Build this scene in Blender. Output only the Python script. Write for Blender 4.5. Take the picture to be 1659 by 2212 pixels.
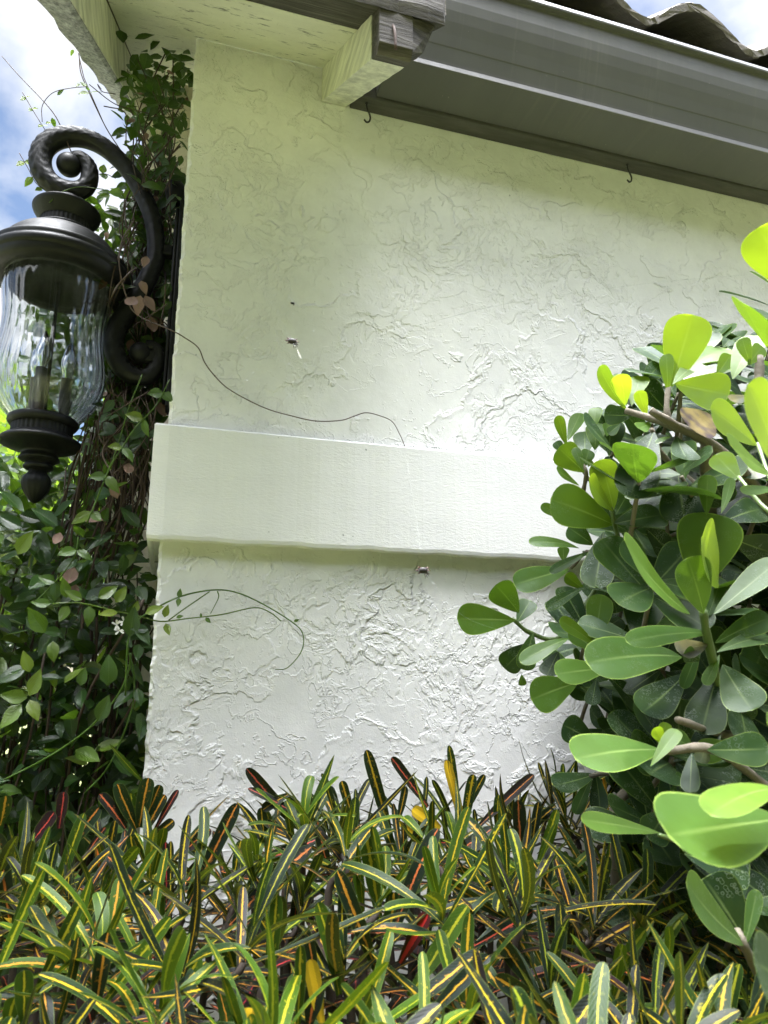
import bpy, math, random
import numpy as np
from mathutils import Vector
sc = bpy.context.scene
for o in list(bpy.data.objects): bpy.data.objects.remove(o)
R = math.radians
# ------------------------------------------------------------------ camera
D, H, PITCH, YAW, F = 1.4, 1.5, R(13), R(16.8), 1533.7
cam_d = bpy.data.cameras.new('camera'); cam = bpy.data.objects.new('camera', cam_d)
sc.collection.objects.link(cam); sc.camera = cam
cam.location = (0, -D, H); cam.rotation_euler = (math.pi/2 + PITCH, 0, -YAW)
cam_d.sensor_fit = 'HORIZONTAL'; cam_d.sensor_width = 36; cam_d.lens = 33.28
cam_d.clip_start = .02; cam_d.clip_end = 500
cam_d.dof.use_dof = True; cam_d.dof.focus_distance = 1.38; cam_d.dof.aperture_fstop = 14.0
# ------------------------------------------------------------------ light
SUN_EL, SUN_AZ = R(69), R(35)          # azimuth measured from +y towards +x
w = bpy.data.worlds.new('World'); sc.world = w; w.use_nodes = True
nt = w.node_tree; nt.nodes.clear()
wn = lambda t: nt.nodes.new(t)
out = wn('ShaderNodeOutputWorld'); bg = wn('ShaderNodeBackground'); sky = wn('ShaderNodeTexSky')
sky.sky_type = 'NISHITA'; sky.sun_disc = False; sky.sun_elevation = SUN_EL; sky.sun_rotation = SUN_AZ
sky.air_density = 1.0; sky.dust_density = .6; sky.ozone_density = 1.5
tc = wn('ShaderNodeTexCoord'); mp = wn('ShaderNodeMapping'); nz = wn('ShaderNodeTexNoise'); rp = wn('ShaderNodeValToRGB'); mx = wn('ShaderNodeMix')
mp.inputs['Scale'].default_value = (1, 1, 1.7); mp.inputs['Location'].default_value = (.35, .1, .0)
nz.inputs['Scale'].default_value = 2.3; nz.inputs['Detail'].default_value = 9; nz.inputs['Roughness'].default_value = .52; nz.inputs['Distortion'].default_value = .2
rp.color_ramp.elements[0].position = .47; rp.color_ramp.elements[1].position = .60
mx.data_type = 'RGBA'; mx.inputs['B'].default_value = (7.3, 7.4, 7.6, 1)
nt.links.new(tc.outputs['Generated'], mp.inputs['Vector']); nt.links.new(mp.outputs[0], nz.inputs['Vector'])
sb_ = wn('ShaderNodeSeparateXYZ'); nt.links.new(tc.outputs['Generated'], sb_.inputs[0])
cv_ = wn('ShaderNodeMapRange'); cv_.inputs['From Min'].default_value = .1; cv_.inputs['From Max'].default_value = -.5; cv_.inputs['To Min'].default_value = 0; cv_.inputs['To Max'].default_value = .11; nt.links.new(sb_.outputs[1], cv_.inputs[0])
zc = wn('ShaderNodeMapRange'); zc.inputs['From Min'].default_value = .8; zc.inputs['From Max'].default_value = .95; zc.inputs['To Max'].default_value = .10; nt.links.new(sb_.outputs[2], zc.inputs[0]); zd = wn('ShaderNodeMath'); nt.links.new(zc.outputs[0], zd.inputs[0]); nt.links.new(nz.outputs['Fac'], zd.inputs[1])
ad_ = wn('ShaderNodeMath'); nt.links.new(zd.outputs[0], ad_.inputs[0]); nt.links.new(cv_.outputs[0], ad_.inputs[1]); nt.links.new(ad_.outputs[0], rp.inputs[0]); nt.links.new(rp.outputs[0], mx.inputs['Factor'])
nt.links.new(sky.outputs[0], mx.inputs['A'])
# north half of the sky, behind the camera, brightened to add light on the wall
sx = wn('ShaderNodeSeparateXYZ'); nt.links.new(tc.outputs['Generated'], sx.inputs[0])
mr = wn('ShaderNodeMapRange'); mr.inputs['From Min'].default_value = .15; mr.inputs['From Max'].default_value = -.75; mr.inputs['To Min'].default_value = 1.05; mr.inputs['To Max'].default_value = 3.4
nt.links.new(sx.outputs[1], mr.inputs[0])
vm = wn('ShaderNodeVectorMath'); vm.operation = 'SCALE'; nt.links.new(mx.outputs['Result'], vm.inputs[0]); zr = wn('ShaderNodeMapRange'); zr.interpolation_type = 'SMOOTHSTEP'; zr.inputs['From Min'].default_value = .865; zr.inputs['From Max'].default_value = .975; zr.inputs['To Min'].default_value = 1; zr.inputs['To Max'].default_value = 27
nt.links.new(sx.outputs[2], zr.inputs[0]); zm = wn('ShaderNodeMath'); zm.operation = 'MULTIPLY'; nt.links.new(zr.outputs[0], zm.inputs[0]); nt.links.new(mr.outputs[0], zm.inputs[1])   # extra zenith brightness, added to light the lower wall
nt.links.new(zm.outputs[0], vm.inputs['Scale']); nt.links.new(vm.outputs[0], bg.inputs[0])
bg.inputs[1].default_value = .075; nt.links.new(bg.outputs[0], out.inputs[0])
sd = bpy.data.lights.new('sun', 'SUN'); sun = bpy.data.objects.new('sun', sd); sc.collection.objects.link(sun)
sd.energy = 4.2; sd.angle = R(.53); sd.color = (1, .955, .88)
sun.rotation_euler = Vector((math.sin(SUN_AZ)*math.cos(SUN_EL), math.cos(SUN_AZ)*math.cos(SUN_EL), math.sin(SUN_EL))).to_track_quat('Z', 'Y').to_euler()
vs = sc.view_settings; vs.view_transform = 'Standard'; vs.look = 'None'; vs.gamma = 1; vs.use_curve_mapping = False; vs.exposure = 1.15
# ------------------------------------------------------------------ helpers
rnd = random.Random(7)
V = lambda *a: np.array(a, float)
C0 = V(0, -D, H)
FWD = V(math.sin(YAW)*math.cos(PITCH), math.cos(YAW)*math.cos(PITCH), math.sin(PITCH))
RGT = V(math.cos(YAW), -math.sin(YAW), 0); UPV = np.cross(RGT, FWD)
def ray(px, py): return FWD + RGT*(px-829.5)/F + UPV*(1106-py)/F
def at(px, py, y=None, z=None):
    d = ray(px, py); t = (y-C0[1])/d[1] if y is not None else (z-C0[2])/d[2]
    return C0 + d*t
def pr(p):
    v = p-C0; d = v@FWD; return (829.5+F*(v@RGT)/d, 1106-F*(v@UPV)/d)
def nrm(v):
    n = math.sqrt(v@v); return v/n if n > 1e-9 else V(0, 0, 1)
class MB:
    def __init__(s): s.v = []; s.f = []; s.a = []; s.b = []; s.n = 0
    def add(s, v, f, a=None, b=None):
        v = np.asarray(v, float); s.v.append(v); s.f += [tuple(i+s.n for i in q) for q in f]
        s.a.append(np.asarray(a, float) if a is not None else np.zeros((len(v), 3)))
        s.b.append(np.tile(np.asarray(b if b is not None else (0, 0, 0), float), (len(v), 1))); s.n += len(v)
    def box(s, x0, x1, y0, y1, z0, z1, bev=0):
        s.add([(x0,y0,z0),(x1,y0,z0),(x1,y1,z0),(x0,y1,z0),(x0,y0,z1),(x1,y0,z1),(x1,y1,z1),(x0,y1,z1)],
              [(3,2,1,0),(4,5,6,7),(0,1,5,4),(1,2,6,5),(2,3,7,6),(3,0,4,7)])
    def build(s, name, mat, parent=None, smooth=False, bevel=0):
        me = bpy.data.meshes.new(name)
        v = np.concatenate(s.v); me.from_pydata(v.tolist(), [], s.f)
        for nm, d in (('luv', s.a), ('tint', s.b)):
            at_ = me.attributes.new(nm, 'FLOAT_VECTOR', 'POINT'); at_.data.foreach_set('vector', np.concatenate(d).astype(np.float32).ravel())
        me.materials.append(mat); o = bpy.data.objects.new(name, me); sc.collection.objects.link(o)
        if smooth: me.polygons.foreach_set('use_smooth', [True]*len(me.polygons))
        me.update()
        if bevel:
            m = o.modifiers.new('bevel', 'BEVEL'); m.width = bevel; m.segments = 2; m.limit_method = 'ANGLE'
        if parent: o.parent = parent
        return o
def spline(pts, k=6):
    p = [np.asarray(q, float) for q in pts]
    if len(p) < 3: return [p[0]+(p[-1]-p[0])*i/k for i in range(k+1)]
    p = [2*p[0]-p[1]] + p + [2*p[-1]-p[-2]]; o = []
    for i in range(1, len(p)-2):
        for j in range(k):
            t = j/k; a, b, c, d = p[i-1:i+3]
            o.append(.5*((2*b)+(c-a)*t+(2*a-5*b+4*c-d)*t*t+(3*b-a-3*c+d)*t**3))
    o.append(p[-2]); return o
def tube(mb, pts, r, sides=6, k=5, b=None, cap=True, rfun=None):
    """swept tube; r a number or a list per control point"""
    P = spline(pts, k) if k > 1 else [np.asarray(q, float) for q in pts]
    n = len(P); rs = np.interp(np.linspace(0, 1, n), np.linspace(0, 1, len(r)), r) if hasattr(r, '__len__') else np.full(n, r)
    T = [nrm(P[min(i+1, n-1)]-P[max(i-1, 0)]) for i in range(n)]
    u = nrm(np.cross(T[0], V(.13, .97, .2))); vs_, al = [], []
    L = 0
    for i in range(n):
        u = nrm(u-T[i]*(u@T[i])); w_ = np.cross(T[i], u)
        if i: L += math.sqrt(((P[i]-P[i-1])**2).sum())
        for j in range(sides):
            a = 2*math.pi*j/sides; rr = rs[i]*(rfun(a, L, i/n) if rfun else 1)
            vs_.append(P[i]+(u*math.cos(a)+w_*math.sin(a))*rr); al.append((j/sides, L, 0))
    f = [(i*sides+j, i*sides+(j+1) % sides, (i+1)*sides+(j+1) % sides, (i+1)*sides+j) for i in range(n-1) for j in range(sides)]
    if cap: f += [tuple(range(sides))[::-1], tuple((n-1)*sides+j for j in range(sides))]
    mb.add(vs_, f, al, b); return P
def lathe(mb, cx, cy, prof, seg=48, flute=None, closed=False):
    """prof: list of (r, z)"""
    vs_ = []
    for i, (r, z) in enumerate(prof):
        for j in range(seg):
            a = 2*math.pi*j/seg; rr = r*(1+(flute(a, i/(len(prof)-1)) if flute else 0))
            vs_.append((cx+rr*math.cos(a), cy+rr*math.sin(a), z))
    n = len(prof)
    f = [(i*seg+j, (i+1)*seg+j, (i+1)*seg+(j+1) % seg, i*seg+(j+1) % seg) for i in range(n-1) for j in range(seg)]
    if closed: f += [tuple(range(seg)), tuple((n-1)*seg+j for j in range(seg))[::-1]]
    mb.add(vs_, f)
def smoothprof(pr_, k=5): return [(q[0], q[1]) for q in spline([(a, b, 0) for a, b in pr_], k)]
# leaf outlines: width as a function of v
def w_obov(v): return (v**.75)*(max(0, 1-v**5.5)**.5)*1.18 if v > 0 else 0
def w_strap(v): return min(1, .42+1.3*v)*(max(0, 1-v**11)**.5)*(.84+.22*v*v)
def w_point(v): return min(1, .35+1.8*v)*max(0, 1-v**3.2)**.8
def w_oval(v): return (math.sin(math.pi*min(1, v**.8))**.9)*(1-.30*v)*1.12 if v < 1 else 0
def leaf(mb, base, d, nr, L, W, wf, n=8, m=2, fold=.25, curl=.0, wave=0, b=(0, 0, 0), side_bend=0, ph=0):
    d = nrm(d); nr = nrm(nr-d*(nr@d)); sd_ = np.cross(d, nr); vs_, al = [], []
    pos = np.array(base, float); ang = 0; sb = 0; rv = rnd.random()
    pv = 0
    for i in range(n+1):
        v = 1-(1-i/n)**1.7; dv = v-pv; pv = v
        if i: pos = pos+dd2*(L*dv); ang += curl*dv; sb += side_bend*dv
        dd = d*math.cos(ang)+nr*math.sin(ang); nn = nr*math.cos(ang)-d*math.sin(ang)
        dd2 = dd*math.cos(sb)+sd_*math.sin(sb); ss = sd_*math.cos(sb)-dd*math.sin(sb)
        ww = max(wf(v), .02)*W*.5
        for j in range(-m, m+1):
            u = j/m
            hgt = fold*abs(u)*ww + wave*W*math.sin(v*11+ph+u*2.2)*abs(u)
            vs_.append(pos+ss*u*ww+nn*hgt); al.append((u, v, rv))
    c = 2*m+1
    mb.add(vs_, [(i*c+j, i*c+j+1, (i+1)*c+j+1, (i+1)*c+j) for i in range(n) for j in range(2*m)], al, b)
    return pos
def rv3(s=1): return V(rnd.uniform(-s, s), rnd.uniform(-s, s), rnd.uniform(-s, s))
def empty(name, loc, label, cat, group=None):
    o = bpy.data.objects.new(name, None); sc.collection.objects.link(o); o.location = loc; o.empty_display_size = .05
    o['label'] = label; o['category'] = cat
    if group: o['group'] = group
    bpy.context.view_layer.update(); return o
def part(mb, name, mat, parent, **k):
    """meshes are built in world coordinates and re-based on their thing"""
    o = mb.build(name, mat, None, **k)
    p = parent; off = Vector((0, 0, 0))
    while p: off += p.location; p = p.parent
    for v in o.data.vertices: v.co -= off
    o.parent = parent; return o
def struct(o): o['kind'] = 'structure'; return o
# ------------------------------------------------------------------ materials
class NT:
    def __init__(s, name):
        s.m = bpy.data.materials.new(name); s.m.use_nodes = True; s.t = s.m.node_tree; s.t.nodes.clear()
        s.out = s.n('ShaderNodeOutputMaterial'); s.p = s.n('ShaderNodeBsdfPrincipled'); s.l(s.p, s.out, 0, 'Surface')
    def n(s, t, **k):
        q = s.t.nodes.new(t)
        for a, b in k.items(): setattr(q, a, b)
        return q
    def l(s, a, b, i=0, j=0): s.t.links.new(a.outputs[i] if not hasattr(a, 'is_output') else a, b.inputs[j]); return b
    def noise(s, sc_, det=4, rough=.5, vec=None, dist=0, stretch=None):
        q = s.n('ShaderNodeTexNoise'); q.inputs['Scale'].default_value = sc_; q.inputs['Detail'].default_value = det
        q.inputs['Roughness'].default_value = rough; q.inputs['Distortion'].default_value = dist
        if vec is None: vec = s.obj()
        if stretch:
            mp_ = s.n('ShaderNodeMapping'); mp_.inputs['Scale'].default_value = stretch; s.t.links.new(vec, mp_.inputs[0]); vec = mp_.outputs[0]
        s.t.links.new(vec, q.inputs['Vector']); return q.outputs['Fac']
    def obj(s):
        if not hasattr(s, '_o'): s._o = s.n('ShaderNodeNewGeometry').outputs['Position']
        return s._o
    def ramp(s, fac, stops, interp='LINEAR'):
        q = s.n('ShaderNodeValToRGB'); q.color_ramp.interpolation = interp; e = q.color_ramp.elements
        while len(e) < len(stops): e.new(.5)
        for k_, (p, c) in zip(e, stops): k_.position = p; k_.color = (*c, 1) if hasattr(c, '__len__') else (c, c, c, 1)
        s.t.links.new(fac, q.inputs[0]); return q.outputs[0]
    def mix(s, fac, a, b, blend='MIX'):
        q = s.n('ShaderNodeMix', data_type='RGBA', blend_type=blend)
        for x, k_ in ((fac, 'Factor'), (a, 'A'), (b, 'B')):
            if hasattr(x, 'is_output'): s.t.links.new(x, q.inputs[k_])
            elif hasattr(x, '__len__'): q.inputs[k_].default_value = (*x, 1)
            else: q.inputs[k_].default_value = x
        return q.outputs['Result']
    def math(s, op, a, b=0, c=0):
        q = s.n('ShaderNodeMath', operation=op)
        for i, x in enumerate((a, b, c)):
            if hasattr(x, 'is_output'): s.t.links.new(x, q.inputs[i])
            else: q.inputs[i].default_value = x
        return q.outputs[0]
    def bump(s, h, dist=.001, strength=1, prev=None):
        q = s.n('ShaderNodeBump'); q.inputs['Distance'].default_value = dist; q.inputs['Strength'].default_value = strength
        s.t.links.new(h, q.inputs['Height'])
        if prev is not None: s.t.links.new(prev, q.inputs['Normal'])
        return q.outputs[0]
    def set(s, **k):
        for a, b in k.items():
            i = s.p.inputs[a.replace('_', ' ')]
            if hasattr(b, 'is_output'): s.t.links.new(b, i)
            else: i.default_value = (*b, 1) if hasattr(b, '__len__') and len(b) == 3 else b
        return s
    def attr(s, name, i):
        a = s.n('ShaderNodeAttribute', attribute_name=name); x = s.n('ShaderNodeSeparateXYZ'); s.t.links.new(a.outputs['Vector'], x.inputs[0]); return x.outputs[i]

def m_stucco(name, col, amt=1.0):
    s = NT(name); P = s.obj()
    def step(f, lo, hi): return s.ramp(f, [(lo, 0), (hi, 1)])
    warp = s.n('ShaderNodeTexNoise'); warp.inputs['Scale'].default_value = 7; warp.inputs['Detail'].default_value = 3; s.t.links.new(P, warp.inputs['Vector'])
    va = s.n('ShaderNodeVectorMath', operation='SCALE'); va.inputs['Scale'].default_value = .09; s.t.links.new(warp.outputs['Color'], va.inputs[0])
    vb = s.n('ShaderNodeVectorMath', operation='ADD'); s.t.links.new(P, vb.inputs[0]); s.t.links.new(va.outputs[0], vb.inputs[1]); WP = vb.outputs[0]
    n1 = s.noise(6.5, 7, .54, WP); n2 = s.noise(20, 6, .58, WP, stretch=(1, 1, .8)); n4 = s.noise(11, 7, .57, WP, stretch=(.9, 1, 1.1)); n3 = s.noise(70, 4, .55, P)
    m1 = step(s.noise(3.1, 3, .5, P), .40, .56); m2 = step(s.noise(3.4, 4, .55, WP), .47, .56); m3 = step(s.noise(5.1, 2, .5, P), .46, .58)
    p1 = step(n1, .490, .510); p1b = step(n1, .575, .592); p2 = step(n2, .505, .545); p2b = step(n2, .41, .44)
    # each trowel ledge: a plateau plus a small raised lip along its rim
    lip = s.ramp(n1, [(.480, 0), (.510, 1), (.54, 0)])
    h = s.math('ADD', s.math('MULTIPLY', p1, s.math('ADD', s.math('MULTIPLY', m1, .55), .35)), s.math('MULTIPLY', p1b, s.math('MULTIPLY', m2, .5)))
    h = s.math('ADD', h, s.math('MULTIPLY', s.math('ADD', p2, s.math('MULTIPLY', p2b, -.8)), s.math('MULTIPLY', m2, .55)))
    h = s.math('ADD', h, s.math('MULTIPLY', lip, s.math('MULTIPLY', m1, .45)))
    h = s.math('ADD', h, s.math('MULTIPLY', s.ramp(n4, [(.452, 0), (.470, 1), (.482, .55), (.7, .5)]), s.math('ADD', s.math('MULTIPLY', s.ramp(s.noise(4.1, 3, .5, WP), [(.42, 0), (.55, 1)]), .5), .16)))
    crumbs = s.math('MULTIPLY', step(n3, .60, .68), s.math('MULTIPLY', m3, .35)); h = s.math('ADD', h, crumbs)
    h = s.math('ADD', h, s.math('MULTIPLY', s.noise(2.2, 3, .5, P), 1.2))
    b1 = s.bump(h, .0024*amt, 1.0)
    grain = s.noise(330, 3, .6, P); g2 = s.noise(95, 3, .5, P)
    b2 = s.bump(s.math('ADD', s.math('MULTIPLY', grain, .35), s.math('MULTIPLY', g2, .5)), .0011, .8, b1)
    dirt = s.ramp(s.noise(9, 6, .7, P), [(.35, .90), (.6, 1)])
    spk = s.ramp(s.noise(75, 2, .4, P), [(.205, .25), (.24, 1)])
    c = s.mix(1, col, dirt, 'MULTIPLY'); c = s.mix(.7, c, spk, 'MULTIPLY')
    if 'soffit' in name: c = s.mix(.85, c, s.ramp(s.noise(17, 8, .75, P, stretch=(1, 2.2, 2)), [(.36, .12), (.43, 1)]), 'MULTIPLY')
    s.set(Base_Color=c, Roughness=.62, Normal=b2); s.p.inputs['Specular IOR Level'].default_value = .35
    return s.m
def m_trim(name, col):
    s = NT(name); P = s.obj()
    g = s.noise(210, 4, .65, P, stretch=(.45, 1, 1.3)); g2 = s.noise(5, 3, .5, P); g3 = s.noise(480, 2, .5, P)
    b = s.bump(s.math('ADD', g, s.math('ADD', s.math('MULTIPLY', g3, .3), s.math('MULTIPLY', g2, .8))), .0010, .8)
    spk = s.ramp(s.noise(60, 2, .4, P), [(.21, .35), (.235, 1)]); dirt = s.ramp(s.noise(5, 5, .65, P, stretch=(.6, 1, 2)), [(.3, .93), (.6, 1)])
    c = s.mix(1, col, spk, 'MULTIPLY'); c = s.mix(1, c, dirt, 'MULTIPLY')
    s.set(Base_Color=c, Roughness=.55, Normal=b); return s.m
def m_wood(name, cols, stretch=(1, 14, 14), rough=.85, bump=.0022, sc_=14, pos=(.3, .5, .68)):
    s = NT(name); P = s.obj(); g = s.noise(sc_, 8, .68, P, dist=.4, stretch=stretch); g2 = s.noise(sc_*.35, 4, .6, P, stretch=stretch)
    c = s.ramp(g, list(zip(pos, cols))); c = s.mix(1, c, s.ramp(g2, [(.3, .55), (.62, 1.0)]), 'MULTIPLY')
    s.set(Base_Color=c, Roughness=rough, Normal=s.bump(g, bump, 1)); return s.m
def m_gutter():
    s = NT('gutter_metal'); P = s.obj(); n_ = s.noise(4, 5, .6, P, stretch=(1, .3, .3)); st = s.noise(26, 5, .7, P, stretch=(1, .06, .06)); dots = s.noise(120, 2, .5, P)
    c = s.mix(1, (.112, .110, .108), s.ramp(n_, [(.3, .78), (.7, 1)]), 'MULTIPLY'); c = s.mix(s.math('MULTIPLY', s.ramp(st, [(.58, 0), (.75, 1)]), .35), c, (.20, .19, .175))
    c = s.mix(s.ramp(dots, [(.77, 0), (.79, .6)]), c, (.32, .31, .29)); s.set(Base_Color=c, Roughness=s.ramp(st, [(.3, .45), (.7, .62)]), Normal=s.bump(s.noise(6, 3, .5, P), .003, .4)); return s.m
def m_plain(name, col, rough=.5, metal=0, bscale=0, bdist=.0005, var=.12):
    s = NT(name); P = s.obj(); n_ = s.noise(9, 5, .6, P)
    c = s.mix(1, col, s.ramp(n_, [(.3, 1-var), (.7, 1)]), 'MULTIPLY'); s.set(Base_Color=c, Roughness=rough, Metallic=metal)
    if bscale: s.set(Normal=s.bump(s.noise(bscale, 4, .6, P), bdist, 1))
    return s.m
def leafshader(s, c, under, trans, tcol, rough, nrmb=None, spec=.5, coat=0):
    s.set(Base_Color=c, Roughness=rough); s.p.inputs['Specular IOR Level'].default_value = spec
    if coat: s.p.inputs['Coat Weight'].default_value = coat; s.p.inputs['Coat Roughness'].default_value = .25
    t = s.n('ShaderNodeBsdfTranslucent'); s.t.links.new(tcol, t.inputs[0]) if hasattr(tcol, 'is_output') else setattr(t.inputs[0], 'default_value', (*tcol, 1))
    if nrmb is not None: s.set(Normal=nrmb); s.t.links.new(nrmb, t.inputs['Normal'])
    mx_ = s.n('ShaderNodeMixShader')
    if hasattr(trans, 'is_output'): s.t.links.new(trans, mx_.inputs[0])
    else: mx_.inputs[0].default_value = trans
    s.t.links.new(s.p.outputs[0], mx_.inputs[1]); s.t.links.new(t.outputs[0], mx_.inputs[2]); s.t.links.new(mx_.outputs[0], s.out.inputs[0]); return s.m
def m_croton():
    s = NT('croton_leaf'); u = s.attr('luv', 0); v = s.attr('luv', 1); r = s.attr('luv', 2); age = s.attr('tint', 0); k = s.attr('tint', 1); q = s.attr('tint', 2)
    P = s.obj()
    body = s.ramp(age, [(0, (.029, .062, .004)), (.25, (.010, .026, .004)), (.5, (.005, .012, .006)), (.75, (.007, .008, .007)), (1, (.017, .007, .009))])
    ribc = s.ramp(k, [(0, (.19, .22, .012)), (.3, (.34, .24, .010)), (.55, (.40, .16, .02)), (.8, (.40, .08, .035)), (1, (.33, .02, .035))])
    au = s.math('ABSOLUTE', s.math('ADD', u, s.math('MULTIPLY', s.math('SUBTRACT', s.noise(150, 4, .7, P), .5), .42)))
    rw = s.math('ADD', s.math('MULTIPLY', q, .16), .06)
    rib = s.math('LESS_THAN', au, rw)
    blot = s.math('MULTIPLY', s.ramp(s.noise(190, 3, .6, P), [(.60, 0), (.64, 1)]), s.math('MULTIPLY', q, .9))
    f = s.math('MAXIMUM', rib, s.math('MULTIPLY', blot, s.math('LESS_THAN', au, .6)))
    edge = s.math('MULTIPLY', s.math('GREATER_THAN', s.math('ABSOLUTE', u), .93), .5)
    c = s.mix(f, body, ribc); c = s.mix(edge, c, (.12, .16, .03))
    # wholly yellow or red leaves (q > 1)
    allc = s.math('GREATER_THAN', q, 1.2); c2 = s.ramp(k, [(0, (.62, .42, .02)), (.5, (.62, .25, .02)), (1, (.42, .02, .02))]); c2 = s.mix(s.math('GREATER_THAN', au, .4), c2, s.mix(k, (.40, .27, .015), (.05, .008, .010))); c = s.mix(allc, c, c2)
    vein = s.n('ShaderNodeTexWave'); vein.bands_direction = 'DIAGONAL'
    cb = s.n('ShaderNodeCombineXYZ'); s.t.links.new(s.math('ABSOLUTE', u), cb.inputs[0]); s.t.links.new(s.math('MULTIPLY', v, 8), cb.inputs[1]); s.t.links.new(cb.outputs[0], vein.inputs[0]); vein.inputs['Scale'].default_value = 1.6
    b = s.bump(s.math('ADD', s.math('MULTIPLY', vein.outputs['Fac'], .25), s.noise(60, 3, .5, P)), .0006, .5)
    tr = s.mix(.5, c, (.22, .34, .015)); tr = s.mix(s.math('MULTIPLY', age, .8), tr, (.04, .02, .01))
    return leafshader(s, c, None, .16, tr, .45, b, .15)
def m_clusia():
    s = NT('clusia_leaf'); u = s.attr('luv', 0); v = s.attr('luv', 1); r = s.attr('luv', 2); a = s.attr('tint', 0); br = s.attr('tint', 1)
    P = s.obj(); au = s.math('ABSOLUTE', u)
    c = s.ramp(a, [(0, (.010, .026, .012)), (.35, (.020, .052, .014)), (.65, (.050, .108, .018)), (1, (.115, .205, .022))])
    c = s.mix(s.math('MULTIPLY', s.ramp(s.noise(26, 4, .6, P), [(.4, 0), (.65, 1)]), .5), c, (.035, .07, .008), 'MIX')
    mid = s.math('MULTIPLY', s.ramp(au, [(.0, 1), (.085, 0)]), s.math('SUBTRACT', 1.0, s.math('MULTIPLY', v, .95))); c = s.mix(s.math('MULTIPLY', mid, .75), c, (.30, .40, .13))
    rim = s.math('MAXIMUM', s.math('GREATER_THAN', au, .955), s.math('GREATER_THAN', v, .985)); c = s.mix(s.math('MULTIPLY', rim, s.ramp(a, [(0, .22), (.6, .6)])), c, (.26, .36, .07))
    # pale dried-drop rings on the older leaves
    vo = s.n('ShaderNodeTexVoronoi'); vo.inputs['Scale'].default_value = 210; s.t.links.new(P, vo.inputs['Vector'])
    ring = s.ramp(vo.outputs['Distance'], [(.34, 0), (.42, 1), (.50, 0)]); ring = s.math('MULTIPLY', ring, s.ramp(s.noise(40, 2, .5, P), [(.47, 0), (.6, 1)]))
    ring = s.math('MULTIPLY', ring, s.ramp(a, [(0, .42), (.5, .12), (.8, 0)])); c = s.mix(ring, c, (.35, .40, .33))
    bm = s.ramp(s.noise(30, 4, .5, P), [(.45, (.17, .13, .045)), (.6, (.045, .03, .035))]); c = s.mix(br, c, bm)
    b = s.bump(s.math('ADD', s.noise(55, 3, .5, P), s.math('MULTIPLY', ring, .8)), .0012, .5)
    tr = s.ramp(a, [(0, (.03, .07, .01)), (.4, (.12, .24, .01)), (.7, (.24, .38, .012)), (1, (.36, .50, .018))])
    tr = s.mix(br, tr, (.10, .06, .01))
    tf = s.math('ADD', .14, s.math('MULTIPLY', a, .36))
    return leafshader(s, c, None, tf, tr, .46, b, .28, 0)
def m_leaf(name, stops, tr, tf=.3, rough=.35, bump=.0006):
    s = NT(name); u = s.attr('luv', 0); v = s.attr('luv', 1); a = s.attr('tint', 0); P = s.obj(); au = s.math('ABSOLUTE', u)
    c = s.ramp(a, stops); mid = s.ramp(au, [(0, 1), (.09, 0)]); c = s.mix(s.math('MULTIPLY', mid, .35), c, (.16, .24, .07))
    vein = s.n('ShaderNodeTexWave'); cb = s.n('ShaderNodeCombineXYZ'); s.t.links.new(s.math('SUBTRACT', s.math('MULTIPLY', v, 5), au), cb.inputs[0]); s.t.links.new(cb.outputs[0], vein.inputs[0]); vein.inputs['Scale'].default_value = 1.1
    b = s.bump(vein.outputs['Fac'], bump, .6); c = s.mix(.35, c, s.ramp(s.noise(35, 3, .5, P), [(.3, .6), (.7, 1)]), 'MULTIPLY')
    t2 = s.mix(.65, c, tr) if len(tr) == 3 else tr
    return leafshader(s, c, None, tf, t2, rough, b, .5)
def m_iron():
    s = NT('black_iron'); P = s.obj(); n_ = s.noise(40, 5, .6, P)
    du = s.ramp(s.noise(14, 6, .65, P), [(.48, 0), (.7, 1)])
    nz_ = s.n('ShaderNodeNewGeometry'); sx = s.n('ShaderNodeSeparateXYZ'); s.t.links.new(nz_.outputs['Normal'], sx.inputs[0])
    c = s.mix(s.math('MULTIPLY', du, .35), (.007, .0075, .009), (.035, .035, .038)); s.set(Base_Color=c, Roughness=s.ramp(n_, [(.3, .42), (.7, .58)]), Normal=s.bump(s.noise(180, 3, .5, P), .0004, .6)); s.p.inputs['Specular IOR Level'].default_value = .3; return s.m
def m_glass():
    s = NT('lantern_glass'); s.set(Base_Color=s.ramp(s.noise(30, 6, .7, None, stretch=(1, 1, .3)), [(.35, (.62, .64, .65)), (.6, (.88, .90, .90))]), Roughness=s.ramp(s.noise(22, 6, .7), [(.45, .01), (.7, .12)]), IOR=1.45); s.p.inputs['Transmission Weight'].default_value = 1.0; return s.m
def m_hedge():
    s = NT('hedge_leaf_mass'); P = s.obj(); n_ = s.noise(14, 6, .75, P); c = s.ramp(n_, [(.3, (.035, .05, .008)), (.5, (.07, .095, .014)), (.7, (.12, .145, .02))]); s.set(Base_Color=c, Roughness=.6, Normal=s.bump(n_, .15, 1)); return s.m
def m_ground():
    s = NT('lawn'); P = s.obj(); n_ = s.noise(3, 6, .6, P); n2 = s.noise(60, 4, .7, P)
    c = s.mix(n_, (.11, .13, .04), (.165, .18, .06)); c = s.mix(.6, c, s.ramp(n2, [(.3, .5), (.6, 1)]), 'MULTIPLY'); s.set(Base_Color=c, Roughness=.9, Normal=s.bump(n2, .02, 1)); return s.m
PAINT = (.82, .818, .812)
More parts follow.
